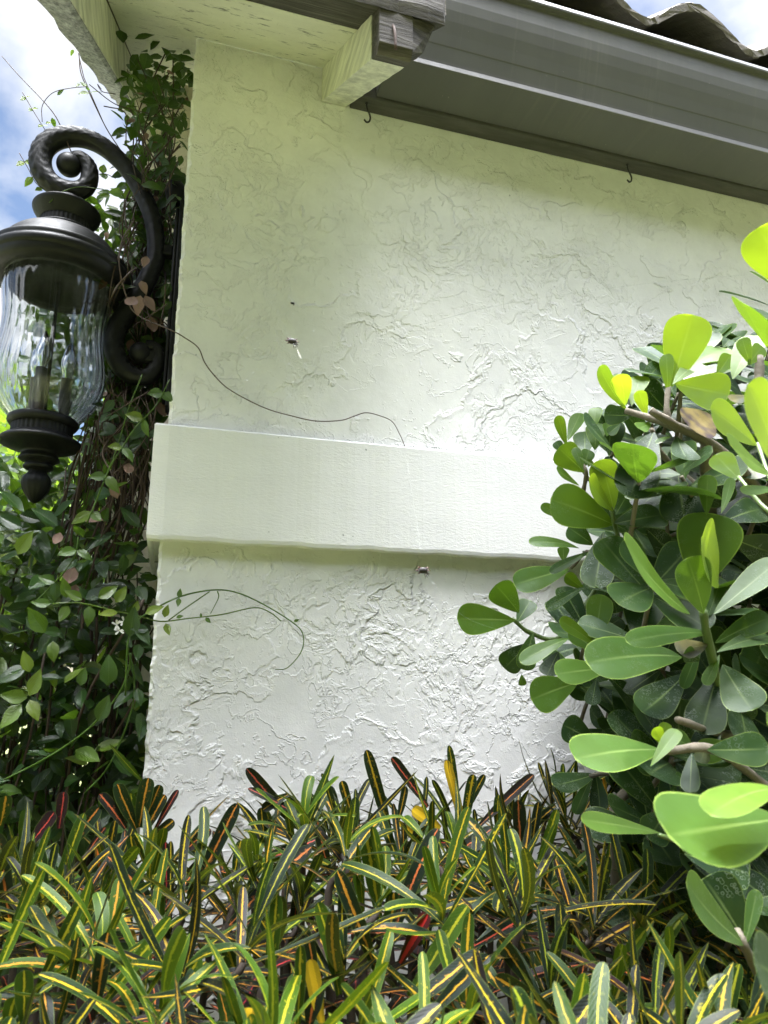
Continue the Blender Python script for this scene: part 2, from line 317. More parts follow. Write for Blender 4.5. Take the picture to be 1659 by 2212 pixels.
M = dict(stucco=m_stucco('stucco', PAINT), stucco_return=m_stucco('stucco_return', (.72, .66, .56), .8), trim=m_trim('trim', (.82, .817, .815)),
  soffit=m_stucco('soffit_paint', (.80, .80, .68), .45), rafter=m_wood('painted_wood', [(.64, .64, .50), (.79, .79, .66), (.81, .81, .68)], (14, 2.0, 14), .6, .0016, 9),
  oldwood=m_wood('weathered_wood', [(.022, .020, .019), (.075, .066, .060), (.15, .138, .125)], (1.2, 12, 12), .85, .004, 9),
  rake=m_wood('rake_wood', [(.12, .12, .13), (.40, .40, .42), (.66, .66, .68)], (9, 3, 3), .8, .004, 16),
  fascia=m_wood('fascia_wood', [(.055, .052, .048), (.075, .071, .066), (.10, .095, .088)], (1.5, 12, 12), .8, .0018, 7),
  gutter=m_gutter(), tile=m_plain('concrete_tile', (.20, .18, .165), .92, 0, 140, .003, .3),
  iron=m_iron(), glass=m_glass(), sleeve=m_plain('candle_sleeve', (.05, .05, .05), .5), hook=m_plain('hook_metal', (.02, .02, .022), .4),
  rust=m_plain('rust', (.07, .040, .030), .8, 0, 200, .0006, .4), croton=m_croton(), clusia=m_clusia(),
  cstem=m_plain('croton_stem', (.05, .035, .025), .8, 0, 90, .002, .5), bark=m_plain('clusia_bark', (.17, .145, .105), .85, 0, 70, .003, .5), gstem=m_plain('green_stem', (.09, .14, .035), .5, 0, 90, .0006, .3),
  vstem=m_plain('vine_stem', (.075, .048, .032), .8, 0, 200, .0006, .4), tendril=m_plain('runner', (.10, .065, .05), .6, 0, 200, .0003, .3),
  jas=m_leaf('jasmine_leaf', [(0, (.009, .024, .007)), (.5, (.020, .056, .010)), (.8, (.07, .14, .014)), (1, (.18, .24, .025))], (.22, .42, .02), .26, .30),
  dry=m_leaf('dry_leaf', [(0, (.10, .055, .035)), (1, (.30, .19, .14))], (.25, .12, .06), .25, .75),
  bgl=m_leaf('tree_leaf', [(0, (.035, .085, .012)), (1, (.16, .26, .03))], (.35, .55, .03), .35, .45), silk=m_plain('silk', (.8, .82, .85), .35), lawn=m_ground(),
  soil=m_plain('mulch', (.035, .025, .018), .95, 0, 45, .03, .5), flower=m_plain('petal', (.8, .8, .76), .6), bug=m_plain('spider_body', (.015, .012, .012), .7), bugred=m_plain('spider_spine', (.07, .008, .007), .4), bugwhite=m_plain('spider_shell', (.35, .33, .30), .4),
  hedge=m_hedge(), path=m_plain('paving', (.42, .38, .34), .85, 0, 60, .002, .2))
# ------------------------------------------------------------------ ground
g = MB(); g.add([(-80, -80, 0), (80, -80, 0), (80, 80, 0), (-80, 80, 0)], [(0, 1, 2, 3)]); struct(g.build('lawn', M['lawn']))
g = MB(); g.add([(-1.4, -1.25, .004), (6, -1.25, .004), (6, .02, .004), (-1.4, .02, .004)], [(0, 1, 2, 3)]); struct(g.build('planting_bed', M['soil']))
g = MB(); g.add([(-7, 2.2, .004), (-.7, 2.2, .004), (-.7, 5, .004), (-7, 5, .004)], [(0, 1, 2, 3)]); struct(g.build('path', M['path']))
g = MB(); hr = random.Random(2); nx_, nz_ = 60, 16; hv = []  # unseen hedge, added to cut low sky off the wall and bounce green
for i in range(nx_+1):
    for j in range(nz_+1):
        hv.append((-16+32*i/nx_, -6.6+hr.uniform(-.35, .35)+(.0 if j < nz_ else -.7), 8.2*j/nz_+(hr.uniform(-.5, .5) if j == nz_ else 0)))
for i in range(nx_+1): hv.append((-16+32*i/nx_, -8.6, 7.7+hr.uniform(-.3, .3)))
hv_f = [(i*(nz_+1)+j, (i+1)*(nz_+1)+j, (i+1)*(nz_+1)+j+1, i*(nz_+1)+j+1) for i in range(nx_) for j in range(nz_)]
o_ = (nx_+1)*(nz_+1); hv_f += [(i*(nz_+1)+nz_, (i+1)*(nz_+1)+nz_, o_+i+1, o_+i) for i in range(nx_)]
g.add(hv, hv_f); o = g.build('sky_block_hedge', M['hedge']); o['label'] = 'unseen tall green hedge added across the lawn to block low sky and bounce green light'; o['category'] = 'hedge'
# ------------------------------------------------------------------ house
SL, ZW = .700, 2.918            # roof pitch (rise over run), soffit height at the front wall
zs = lambda y: ZW+SL*y
WX = -.024                      # front-left corner of the wall
house = empty('house', (WX, 0, 0), 'white stucco house corner with a raised trim board and brown gutter', 'house')
# wall: front face as a fine sheet wrapped round a wavering corner, left return, then a set-back wall
w_ = MB(); zz = np.concatenate([np.arange(0, 1.2, .05), np.arange(1.2, 2.90, .006), [2.917]])
def wv(z, s): return .0022*math.sin(z*61+s)+.0016*math.sin(z*143+2*s)+.0012*math.sin(z*257+s*3)
vs_ = []; rr_ = random.Random(3)
for z in zz:
    j = wv(z, 1)*.7+rr_.uniform(-.0012, .0012)
    vs_ += [(5.5, 0, z), (.05, 0, z), (WX+.006+j, 0, z), (WX+j*.6, .005+j, z), (WX, .05, z), (WX, .60, z)]
f_ = [(i*6+k, i*6+k+1, (i+1)*6+k+1, (i+1)*6+k) for i in range(len(zz)-1) for k in range(5)]
w_.add(vs_, [q[::-1] for q in f_])
w_.add([(WX, .0, 2.917), (WX, .6, 2.917), (WX, .6, zs(.6)-.002), (5.5, 0, 2.917), (5.5, .6, 2.917), (5.5, .6, zs(.6)-.002)], [(0, 2, 1), (3, 4, 5)])
part(w_, 'wall', M['stucco'], house)
w_ = MB(); XB = -.166
w_.add([(XB, .6, 0), (WX, .6, 0), (WX, .6, zs(.6)-.003), (XB, .6, zs(.6)-.003), (XB, 3.5, 0), (XB, 3.5, zs(3.5)-.003)], [(0, 1, 2, 3), (0, 3, 5, 4)])
part(w_, 'return_wall', M['stucco_return'], house)
# trim board round the corner
t_ = MB(); n_ = 60
prof = [(0, 1.984), (-.026, 1.978), (-.030, 1.974), (-.030, 1.757), (-.0285, 1.750), (-.024, 1.7465), (-.018, 1.7475), (-.016, 1.751), (0, 1.752)]
xs = [5.5]+list(np.linspace(1.3, -.02, 90)); rows = []
tr_ = random.Random(5)
for x in xs:
    j = .0009*math.sin(x*37)+.0007*math.sin(x*83+1)
    rows.append([(x, y_+(j if y_ < -.02 else 0), z_+j*(1.2 if z_ < 1.76 else .5)) for y_, z_ in prof])
rows.append([(WX+y_*.83, y_*1.0, z_) for y_, z_ in prof]); rows.append([(WX+y_*.83, .6, z_) for y_, z_ in prof])
n_ = len(prof); t_.add([p for r_ in rows for p in r_], [(i*n_+k, (i+1)*n_+k, (i+1)*n_+k+1, i*n_+k+1) for i in range(len(rows)-1) for k in range(n_-1)])
part(t_, 'trim_board', M['trim'], house, bevel=0)
# eave on the right: fascia board against the wall, gutter, tiles
f_ = MB(); f_.box(.336, 5.5, -.046, -.001, 2.822, 3.02); part(f_, 'fascia_board', M['fascia'], house, bevel=.002)
gp = [(-.047, 2.829), (-.161, 2.831), (-.1625, 2.8325), (-.1605, 2.846), (-.152, 2.850), (-.150, 2.858), (-.154, 2.874), (-.166, 2.893), (-.174, 2.918), (-.183, 2.944), (-.190, 2.968), (-.1945, 2.99), (-.196, 3.012), (-.195, 3.030), (-.197, 3.036), (-.207, 3.037), (-.208, 3.041), (-.198, 3.062), (-.194, 3.064), (-.186, 3.063), (-.186, 3.055), (-.19, 3.03), (-.18, 2.94), (-.155, 2.86), (-.15, 2.84), (-.052, 2.84), (-.052, 3.03), (-.047, 3.03)]
gm = MB(); n_ = len(gp); gx = [.39]+list(np.linspace(.6, 5.4, 14))
gm.add([(x, y_+.0006*math.sin(x*5), z_+.001*math.sin(x*3)) for x in gx for y_, z_ in gp], [(i*n_+k, i*n_+(k+1) % n_, (i+1)*n_+(k+1) % n_, (i+1)*n_+k) for i in range(len(gx)-1) for k in range(n_)]+[tuple(range(n_))[::-1]])
part(gm, 'gutter', M['gutter'], house)
for sx_ in (1.55, 3.2):
    gm = MB(); gq = [(y_-.0022 if k < 18 else y_, z_-(.002 if k < 2 else 0)) for k, (y_, z_) in enumerate(gp)]; n_ = len(gq)
    gm.add([(x, y_, z_) for x in (sx_, sx_+.035) for y_, z_ in gq[:19]], [(k, 19+k, 20+k, k+1) for k in range(18)]); part(gm, 'gutter_joint', M['gutter'], house)
# roofs: sheathing slabs
r_ = MB()
def slab(mb, x0, x1, y0, y1, off0, off1):
    mb.add([(x0, y0, zs(y0)+off0), (x1, y0, zs(y0)+off0), (x1, y1, zs(y1)+off0), (x0, y1, zs(y1)+off0), (x0, y0, zs(y0)+off1), (x1, y0, zs(y0)+off1), (x1, y1, zs(y1)+off1), (x0, y1, zs(y1)+off1)],
           [(3, 2, 1, 0), (4, 5, 6, 7), (0, 1, 5, 4), (1, 2, 6, 5), (2, 3, 7, 6), (3, 0, 4, 7)])
slab(r_, .392, 5.5, -.10, 3.6, .285, .325); slab(r_, -.249, .39, -.478, 3.6, .02, .06)
roof = part(r_, 'roof', M['tile'], house)
r_ = MB(); slab(r_, -.198, .39, -.335, 3.5, 0, .018); slab(r_, .392, 5.5, -.04, 3.5, 0, .018); part(r_, 'soffit', M['soffit'], house)
# weathered edge plank lying on the rafter end, outer eave
r_ = MB(); nx = 40
rows = []
for i in range(nx+1):
    x = -.28+.665*i/nx; j = .0016*math.sin(i*1.3)+.0012*math.sin(i*2.9); e = (i == nx)
    rows.append([(x-(.012 if e else 0), -.335, zs(-.335)+.001), (x, -.485+j, zs(-.485)-.004+j), (x-(.004 if e else 0), -.490+j, zs(-.485)+.018), (x, -.486, zs(-.485)+.085), (x, -.335, zs(-.335)+.085)])
r_.add([p for q in rows for p in q], [(i*5+k, i*5+(k+1) % 5, (i+1)*5+(k+1) % 5, (i+1)*5+k) for i in range(nx) for k in range(5)]+[(0, 4, 3, 2, 1), tuple(nx*5+k for k in range(5))])
part(r_, 'eave_plank', M['oldwood'], house)
# rafter tail
def rafter(mb, x0, x1, y0, y1, dep=.094, ny=12, jit=0, endcut=0):
    rows = []
    for i in range(ny+1):
        y = y0+(y1-y0)*i/ny; t = i/ny; j = jit*math.sin(i*2.1); tp = zs(y)-.0015; bt = zs(y)-dep+endcut*max(0, t-.55)**1.5
        rows.append([(x0+j, y, tp), (x0+j*.5, y, bt), (x1, y, bt-j), (x1, y, tp)])
    mb.add([p for q in rows for p in q], [(i*4+k, (i+1)*4+k, (i+1)*4+(k+1) % 4, i*4+(k+1) % 4) for i in range(ny) for k in range(4)]+[(0, 1, 2, 3), tuple(ny*4+k for k in range(4))[::-1]])
r_ = MB(); rafter(r_, .268, .327, -.001, -.437, .094, 20, .0006); ra = part(r_, 'rafter_tail', M['rafter'], house)
r_ = MB(); rafter(r_, .2695, .3275, -.4372, -.482, .094, 6, .0012, .08)
r_.add([(.3275, -.41, zs(-.41)-.003), (.372, -.41, zs(-.41)-.003), (.372, -.47, zs(-.47)-.003), (.3275, -.478, zs(-.47)-.003), (.3275, -.41, zs(-.41)-.085), (.362, -.40, zs(-.41)-.05), (.352, -.465, zs(-.47)-.06), (.3275, -.478, zs(-.47)-.08)],
       [(3, 2, 1, 0), (4, 5, 6, 7), (0, 1, 5, 4), (1, 2, 6, 5), (2, 3, 7, 6)])
part(r_, 'rotten_end', M['oldwood'], ra)
r_ = MB(); p0 = at(851, 40, y=-.486); tube(r_, [p0+V(0, .01, 0), p0+V(0, -.004, -.03), p0+V(.001, -.006, -.066)], .0026, 8); part(r_, 'nail', M['rust'], ra, smooth=True)
# left rake board
r_ = MB(); ny = 60; rows = []
for i in range(ny+1):
    y = -.60+3.6*i/ny; j = .002*math.sin(i*1.7)+.0015*math.sin(i*3.1)
    rows.append([(-.203, y, zs(y)-.003), (-.203, y, zs(y)-.124), (-.210, y, zs(y)-.1285), (-.252+j, y, zs(y)-.1285+j), (-.254, y, zs(y)+.07)])
r_.add([p for q in rows for p in q], [(i*5+k, (i+1)*5+k, (i+1)*5+(k+1) % 5, i*5+(k+1) % 5) for i in range(ny) for k in range(5)]+[(0, 1, 2, 3, 4), tuple(ny*5+k for k in range(5))[::-1]])
rb = part(r_, 'rake_board', M['rake'], house)
r_ = MB(); r_.add([(-.2005, -.6, zs(-.6)-.002), (-.2005, 3, zs(3)-.002), (-.2005, 3, zs(3)-.122), (-.2005, -.6, zs(-.6)-.122), (-.2025, -.6, zs(-.6)-.002), (-.2025, 3, zs(3)-.002), (-.2025, 3, zs(3)-.122), (-.2025, -.6, zs(-.6)-.122)], [(0, 1, 2, 3), (7, 6, 5, 4), (3, 2, 6, 7), (0, 3, 7, 4)])
part(r_, 'painted_face', M['rafter'], rb)
# S-shaped concrete tiles
def tile_mesh(x0, y0, y1, off, P_=.345, th=.024):
    mb = MB(); n = 26; top, bot = [], []
    for i in range(n+1):
        t = i/n; h = .100*(.5-.5*math.cos(2*math.pi*min(1, t*1.06)))**.85
        top.append((x0+P_*1.05*t, h)); bot.append((x0+P_*1.05*t, h-th*(1+.25*math.sin(t*math.pi))))
    sec = top+bot[::-1]; m_ = len(sec); vs_ = []; ks = [0, .01, .06, .2, .5, .8, 1]
    for k in range(7):
        y = y0+(y1-y0)*ks[k]
        for q_, (x, h) in enumerate(sec):
            j = .0013*math.sin(q_*2.3+k)+rnd.uniform(-.001, .001); vs_.append((x+j, y+(j*2.5 if k == 0 else 0), zs(y)+off+h-(.004 if k == 0 and q_ <= n else 0)+j))
    mb.add(vs_, [(k*m_+i, k*m_+(i+1) % m_, (k+1)*m_+(i+1) % m_, (k+1)*m_+i) for k in range(6) for i in range(m_)]+[tuple(range(m_))[::-1], tuple(6*m_+i for i in range(m_))])
    return mb
for row in range(3):
    y0 = -.152+row*.33
    for c_ in range(12):
        mb = tile_mesh(1.085+(c_-2)*.345, y0, y0+.40, .358+row*.004+.022*(row > 0)+(c_ % 2)*.001); part(mb, 'roof_tile', M['tile'], roof, smooth=False)
# ------------------------------------------------------------------ hooks
def hook(px, py, label):
    b = at(px, py, y=-.028); b[2] = 2.822; o = empty('screw_hook', b, label, 'hook', 'hooks under the eave')
    mb = MB(); pts = [b+V(*q) for q in ((0, 0, .004), (.001, 0, -.014), (.006, -.001, -.028), (.0085, -.002, -.040), (.006, -.002, -.051), (-.001, -.003, -.0555), (-.0065, -.003, -.050))]
    tube(mb, pts, .0022, 8, 5); part(mb, 'hook_wire', M['hook'], o, smooth=True)
    mb = MB(); lathe(mb, b[0], b[1], [(.0005, b[2]), (.0045, b[2]-.0005), (.0045, b[2]-.002), (.002, b[2]-.003)], 14); part(mb, 'collar', M['hook'], o, smooth=True)
hook(792, 236, 'black screw hook under the dark eave board beside the rafter tail'); hook(1356, 370, 'black screw hook under the middle of the long gutter')
# ------------------------------------------------------------------ lantern
LY = .11; LX = at(112, 750, y=LY)[0]; LXc = LX
zz_ = lambda py: at(829.5+(112-829.5)*1.0, py, y=LY)[2]
lan = empty('wall_lantern', (WX, LY, zz_(640)), 'big black scroll-arm wall lantern with fluted clear glass at the house corner', 'wall lantern')
mb = MB()
zt = lambda py: zz_(py)
lathe(mb, LX, LY, smoothprof([(.0005, zt(418)), (.020, zt(421)), (.030, zt(430)), (.032, zt(436)), (.026, zt(444)), (.020, zt(450))], 4), 36)
part(mb, 'knob', M['iron'], lan, smooth=True)
mb = MB(); lathe(mb, LX, LY, smoothprof([(.018, zt(447)), (.056, zt(449)), (.068, zt(452)), (.0695, zt(456)), (.066, zt(463)), (.056, zt(476)), (.052, zt(481))], 4), 64)
part(mb, 'top_dish', M['iron'], lan, smooth=True)
mb = MB(); lathe(mb, LX, LY, [(.050, zt(470)), (.051, zt(499))], 144, flute=lambda a, t: .035*max(-.3, math.cos(a*36)))
lathe(mb, LX, LY, smoothprof([(.050, zt(497)), (.062, zt(501)), (.064, zt(506)), (.058, zt(512))], 4), 64); part(mb, 'ribbed_neck', M['iron'], lan, smooth=True)
mb = MB(); lathe(mb, LX, LY, smoothprof([(.056, zt(510)), (.078, zt(516)), (.098, zt(527)), (.112, zt(541)), (.121, zt(556)), (.126, zt(566))], 5), 80)
lathe(mb, LX, LY, smoothprof([(.124, zt(564)), (.136, zt(567)), (.140, zt(572)), (.139, zt(580))], 3)+smoothprof([(.142, zt(582)), (.144, zt(588)), (.142, zt(596))], 3)+smoothprof([(.138, zt(598)), (.136, zt(606)), (.131, zt(614)), (.120, zt(618)), (.108, zt(617))], 4)+[(.100, zt(610)), (.0005, zt(606))], 80)
part(mb, 'cap', M['iron'], lan, smooth=True)
gpf = [(.104, zt(612)), (.1055, zt(640)), (.102, zt(672)), (.0985, zt(705)), (.0995, zt(740)), (.105, zt(775)), (.109, zt(808)), (.107, zt(838)), (.096, zt(868)), (.078, zt(895)), (.063, zt(912)), (.058, zt(918))]
sp = smoothprof(gpf, 4); n_ = len(sp); inn = [(r-.0035, z) for r, z in sp][::-1]
mb = MB(); fl = lambda a, t: .013*(abs(math.cos(a*14))-.6)
def fl2(a, t): return fl(a, t)
lathe(mb, LX, LY, sp+inn+[sp[0]], 192, flute=fl2); gl = part(mb, 'glass_shade', M['glass'], lan, smooth=True)
mb = MB(); lathe(mb, LX, LY, [(.0005, zt(904)), (.060, zt(906)), (.066, zt(911)), (.067, zt(918)), (.063, zt(924)), (.058, zt(926))], 64)
lathe(mb, LX, LY, [(.056, zt(924)), (.056, zt(946))], 144, flute=lambda a, t: .035*max(-.3, math.cos(a*36)))
lathe(mb, LX, LY, smoothprof([(.056, zt(944)), (.062, zt(947)), (.074, zt(955)), (.078, zt(961)), (.072, zt(967)), (.045, zt(976)), (.034, zt(982)), (.036, zt(990)), (.038, zt(996)), (.030, zt(1001)), (.024, zt(1004)), (.028, zt(1010)), (.026, zt(1016)), (.018, zt(1019))], 4), 64)
part(mb, 'bottom_collar', M['iron'], lan, smooth=True)
mb = MB(); lathe(mb, LX, LY, smoothprof([(.016, zt(1016)), (.017, zt(1024)), (.024, zt(1034)), (.0265, zt(1046)), (.023, zt(1062)), (.014, zt(1078)), (.006, zt(1087)), (.0005, zt(1090))], 4), 60, flute=lambda a, t: .05*abs(math.sin(a*7)))
part(mb, 'finial', M['iron'], lan, smooth=True)
for a in (0.3, 2.4, 4.5):
    cx, cy = LX+.036*math.cos(a), LY+.036*math.sin(a); mb = MB()
    lathe(mb, cx, cy, [(.0115, zt(908)), (.0115, zt(812)), (.0085, zt(811)), (.0005, zt(811))], 24); ho = part(mb, 'candle_sleeve', M['sleeve'], lan, smooth=True)
    mb = MB(); lathe(mb, cx, cy, smoothprof([(.008, zt(811)), (.010, zt(800)), (.0145, zt(785)), (.014, zt(770)), (.009, zt(752)), (.0035, zt(738)), (.0006, zt(732))], 4), 24); part(mb, 'bulb', M['glass'], ho, smooth=True)
mb = MB(); lathe(mb, LX, LY, [(.0005, zt(903)), (.004, zt(903)), (.004, zt(610))], 12); part(mb, 'centre_rod', M['iron'], lan, smooth=True)
# scroll arm (control points read as X/Z positions of the arm in its own plane)
A6 = lambda x, y: at(x*.2604, 243+y*.2604, y=LY); A2 = lambda x, y: at(x*.2929, 486+y*.2929, y=LY)
up = [A6(*q) for q in [(600, 400), (660, 385), (715, 430), (742, 500), (730, 585), (675, 640), (590, 652), (490, 625), (405, 565), (350, 480), (338, 385), (370, 295), (445, 232), (550, 205), (670, 210), (790, 250), (895, 315), (990, 400), (1075, 500), (1145, 610), (1205, 730), (1255, 860), (1285, 1000)]]
lo = [A2(*q) for q in [(1150, 230), (1105, 360), (1040, 490), (950, 620), (870, 740), (835, 850), (850, 960), (900, 1055), (985, 1115), (1080, 1120), (1150, 1060), (1175, 975), (1140, 905), (1075, 890)]]
pts = up+lo; n_ = len(pts)
rad = [1.03*q for q in [.014, .0155, .0165, .0175, .0185, .0195, .0205, .021, .0215, .022, .022, .022, .022, .021, .020, .019, .0185, .018, .018, .018, .018, .018, .018]+[.0185, .019, .0195, .020, .0205, .020, .020, .019, .018, .0165, .0155, .014, .013, .012]]
def carve(a, L, t):     # chiselled acanthus chevrons round the back of the bar
    m_ = max(0, math.sin(a*1.0+.8)); s_ = (L*46+abs(math.sin(a*2.5))*1.1) % 1.0
    return 1+.15*m_*(1-abs(2*s_-1))+.015*math.sin(a*9)
pts_arm = pts; mb = MB(); tube(mb, pts, rad, 40, 9, rfun=carve)
def ball(mb, c, r, n=20):
    vs_ = [(c[0]+r*math.sin(math.pi*i/n)*math.cos(2*math.pi*j/(2*n)), c[1]+r*math.sin(math.pi*i/n)*math.sin(2*math.pi*j/(2*n)), c[2]+r*math.cos(math.pi*i/n)) for i in range(n+1) for j in range(2*n)]
    mb.add(vs_, [(i*2*n+j, (i+1)*2*n+j, (i+1)*2*n+(j+1) % (2*n), i*2*n+(j+1) % (2*n)) for i in range(n) for j in range(2*n)])
ball(mb, A6(572, 435), .0262); ball(mb, A2(1035, 945), .0235)
part(mb, 'scroll_arm', M['iron'], lan, smooth=True)
mb = MB(); z0_, z1_ = 2.055, 2.555
for hw, d0, d1, dz in ((.030, .0005, .010, 0), (.022, .010, .018, .02)):
    mb.box(WX-.001-d1, WX-.001-d0, LY-hw, LY+hw, z0_+dz, z1_-dz)
mb.box(-.085, WX-.019, LY-.012, LY+.012, 2.16, 2.185); mb.box(-.085, WX-.019, LY-.012, LY+.012, 2.42, 2.445)
part(mb, 'back_plate', M['iron'], lan, bevel=.003)
mb = MB(); lathe(mb, WX-.024, LY, smoothprof([(.010, 2.555), (.017, 2.566), (.022, 2.58), (.022, 2.60), (.016, 2.612), (.006, 2.622), (.0005, 2.63)], 3), 24); part(mb, 'plate_finial', M['iron'], lan, smooth=True)
#@@VEG
# ------------------------------------------------------------------ clusia shrub (right)
Z6 = lambda x, y: (972+x*.414, 648+y*.414)
Z7 = lambda x, y: (972+x*.414, 1350+y*.414)
def facing(p, tilt=.5):
    return nrm(nrm(C0-p)*.9+V(0, -.1, .35)+rv3(tilt))
cl_leaf = MB(); cl_stem = MB(); cl_old = MB(); cl_green = MB(); green_stems = []
def cleaf(b2, t2, w, y, tint, br=0, dy=0, tilt=.33, curl=None, mb=None, fold=.10, up=0):
    """one broad leaf from base to tip, both seen at real depth y"""
    b = at(*b2, y=y); t = at(*t2, y=y+dy); L = math.sqrt(((t-b)**2).sum()); dep = (b-C0)@FWD
    W = w*.414/F*dep; nr = nrm(facing((b+t)/2, tilt if w < 180 else .12)+V(0, 0, up)); d = nrm(t-b)
    if abs(nr@d) > .75: nr = nrm(nr+V(0, -.6, .3))
    ln = L*1.03; leaf(mb or cl_leaf, b-d*.004, d, nr, ln, min(W*1.33, ln*.92), w_obov, 14, 4, fold, curl if curl is not None else rnd.uniform(-.5, .45), .008, (tint, br, 0), rnd.uniform(-.12, .12), rnd.random()*6)
L6 = [  # base, tip, width, depth y, tint, dy
 ((1160,440),(1262,82),210,-.62,.95,-.02), ((1170,432),(1435,172),150,-.64,.9,.02), ((1190,440),(1462,505),225,-.68,.78,-.03), ((1137,462),(1128,262),66,-.66,.6,-.01),
 ((915,562),(732,352),82,-.60,.62,-.02), ((912,535),(905,373),102,-.63,.98,-.01), ((918,540),(868,362),80,-.60,.8,.01), ((950,540),(992,366),95,-.60,.95,.01), ((1022,592),(975,465),62,-.62,.9,0),
 ((1012,436),(1078,340),90,-.56,.25,.02), ((1130,580),(1000,432),120,-.57,.15,.02), ((940,602),(792,606),104,-.55,.12,.02), ((880,655),(820,700),50,-.55,.3,0),
 ((606,750),(552,600),52,-.42,.6,0), ((620,722),(682,592),78,-.44,.62,0), ((752,662),(760,538),66,-.45,.7,0), ((757,772),(765,630),92,-.46,.5,0), ((692,890),(562,765),130,-.45,.55,0), ((705,800),(700,700),122,-.40,.35,.02),
 ((690,882),(655,752),46,-.48,.62,0), ((700,862),(738,768),66,-.46,.5,0), ((820,700),(830,632),60,-.50,.6,0), ((665,962),(538,878),62,-.44,.62,-.01), ((585,790),(548,728),50,-.40,.3,0), ((725,860),(740,826),40,-.47,.6,0),
 ((842,1092),(684,938),130,-.60,.98,-.02), ((850,1082),(800,826),132,-.57,.75,.0), ((842,1168),(560,1030),200,-.58,.55,-.02), ((622,1152),(480,1058),52,-.42,.55,0), ((868,1165),(1128,1110),160,-.60,.3,.0),
 ((738,1270),(615,1182),112,-.42,.35,0), ((665,1292),(438,1215),66,-.42,.55,-.02), ((592,1352),(588,1276),62,-.40,.5,0), ((722,1318),(522,1402),50,-.42,.35,0), ((800,1222),(762,1505),150,-.46,.12,-.02),
 ((612,1408),(356,1468),122,-.38,.48,-.02), ((352,1622),(240,1468),138,-.35,.36,0), ((330,1672),(18,1656),142,-.38,.58,-.03), ((356,1672),(430,1556),92,-.34,.3,0), ((690,1502),(592,1430),62,-.4,.55,0), ((695,1502),(498,1592),54,-.42,.3,0),
 ((755,1790),(792,1536),124,-.50,.55,0), ((750,1792),(584,1652),76,-.52,.72,-.02), ((746,1812),(596,1722),112,-.48,.5,.01), ((612,1768),(382,1855),84,-.48,.55,-.02), ((430,1748),(378,1935),92,-.38,.35,0), ((402,1800),(272,1930),116,-.34,.08,.03),
 ((1242,1632),(826,1310),215,-.72,.70,-.05,.3), ((1320,1622),(1262,1356),200,-.73,.42,-.03), ((1300,1500),(1370,1108),290,-.66,.55,-.03,.5), ((1400,1480),(1335,1232),300,-.70,.96,-.06), ((1388,1630),(1700,1370),140,-.72,.5,0),
 ((1346,1738),(948,1718),110,-.70,.55,-.04), ((1398,1782),(1690,1625),112,-.70,.45,-.03), ((1405,1832),(1700,1690),92,-.72,.5,0), ((1200,1862),(790,1812),205,-.66,.52,-.05), ((1350,1640),(1410,1480),110,-.66,.5,.03),
 ((1062,692),(950,966),186,-.60,.04,-.05), ((1188,722),(1232,878),126,-.66,.30,-.03), ((1045,640),(955,700),66,-.64,.7,-.01), ((1145,715),(1075,722),36,-.66,.7,-.01),
 ((1592,752),(1370,548),156,-.80,.78,-.04), ((1660,900),(1424,762),185,-.86,.92,-.04), ((1500,925),(1375,808),170,-.80,.9,.02), ((1562,322),(1518,182),66,-.74,.6,0), ((1480,402),(1590,140),140,-.70,.88,0), ((1398,382),(1470,290),76,-.66,.72,0), ((1420,385),(1518,320),40,-.66,.85,0),
 ((1430,240),(1472,190),70,-.60,.35,0), ((1330,330),(1420,270),120,-.6,.1,.03), ((1380,400),(1540,470),150,-.62,.15,.02), ((1560,330),(1640,230),80,-.74,.7,0), ((1640,560),(1590,480),90,-.74,.7,0),
 ((1660,250),(1520,20),230,-.92,.55,-.04,.5), ((1780,-60),(1640,-400),260,-.95,.9,-.02), ((1710,880),(1625,450),250,-.98,.86,-.05), ((1700,985),(1508,990),60,-.86,.6,-.03),
 ((1190,905),(1215,1140),200,-.60,.04,-.03), ((1175,915),(1000,1100),150,-.55,.05,-.02), ((1340,1105),(1338,905),84,-.70,.62,0), ((1420,1100),(1485,930),50,-.72,.6,0), ((1350,905),(1440,1080),160,-.62,.10,0), ((1420,1160),(1680,1040),150,-.66,.08,0), ((940,1010),(1010,1100),150,-.52,.06,0), ((870,1110),(930,1010),110,-.54,.2,0), ((1030,1200),(1160,1310),200,-.56,.05,0), ((1490,1250),(1680,1330),150,-.62,.08,0), ((830,1500),(880,1640),110,-.44,.15,0), ((1120,1400),(990,1560),180,-.55,.06,0), ((1450,1560),(1500,1400),120,-.62,.15,0), ((880,560),(1040,700),120,-.48,.2,0)]
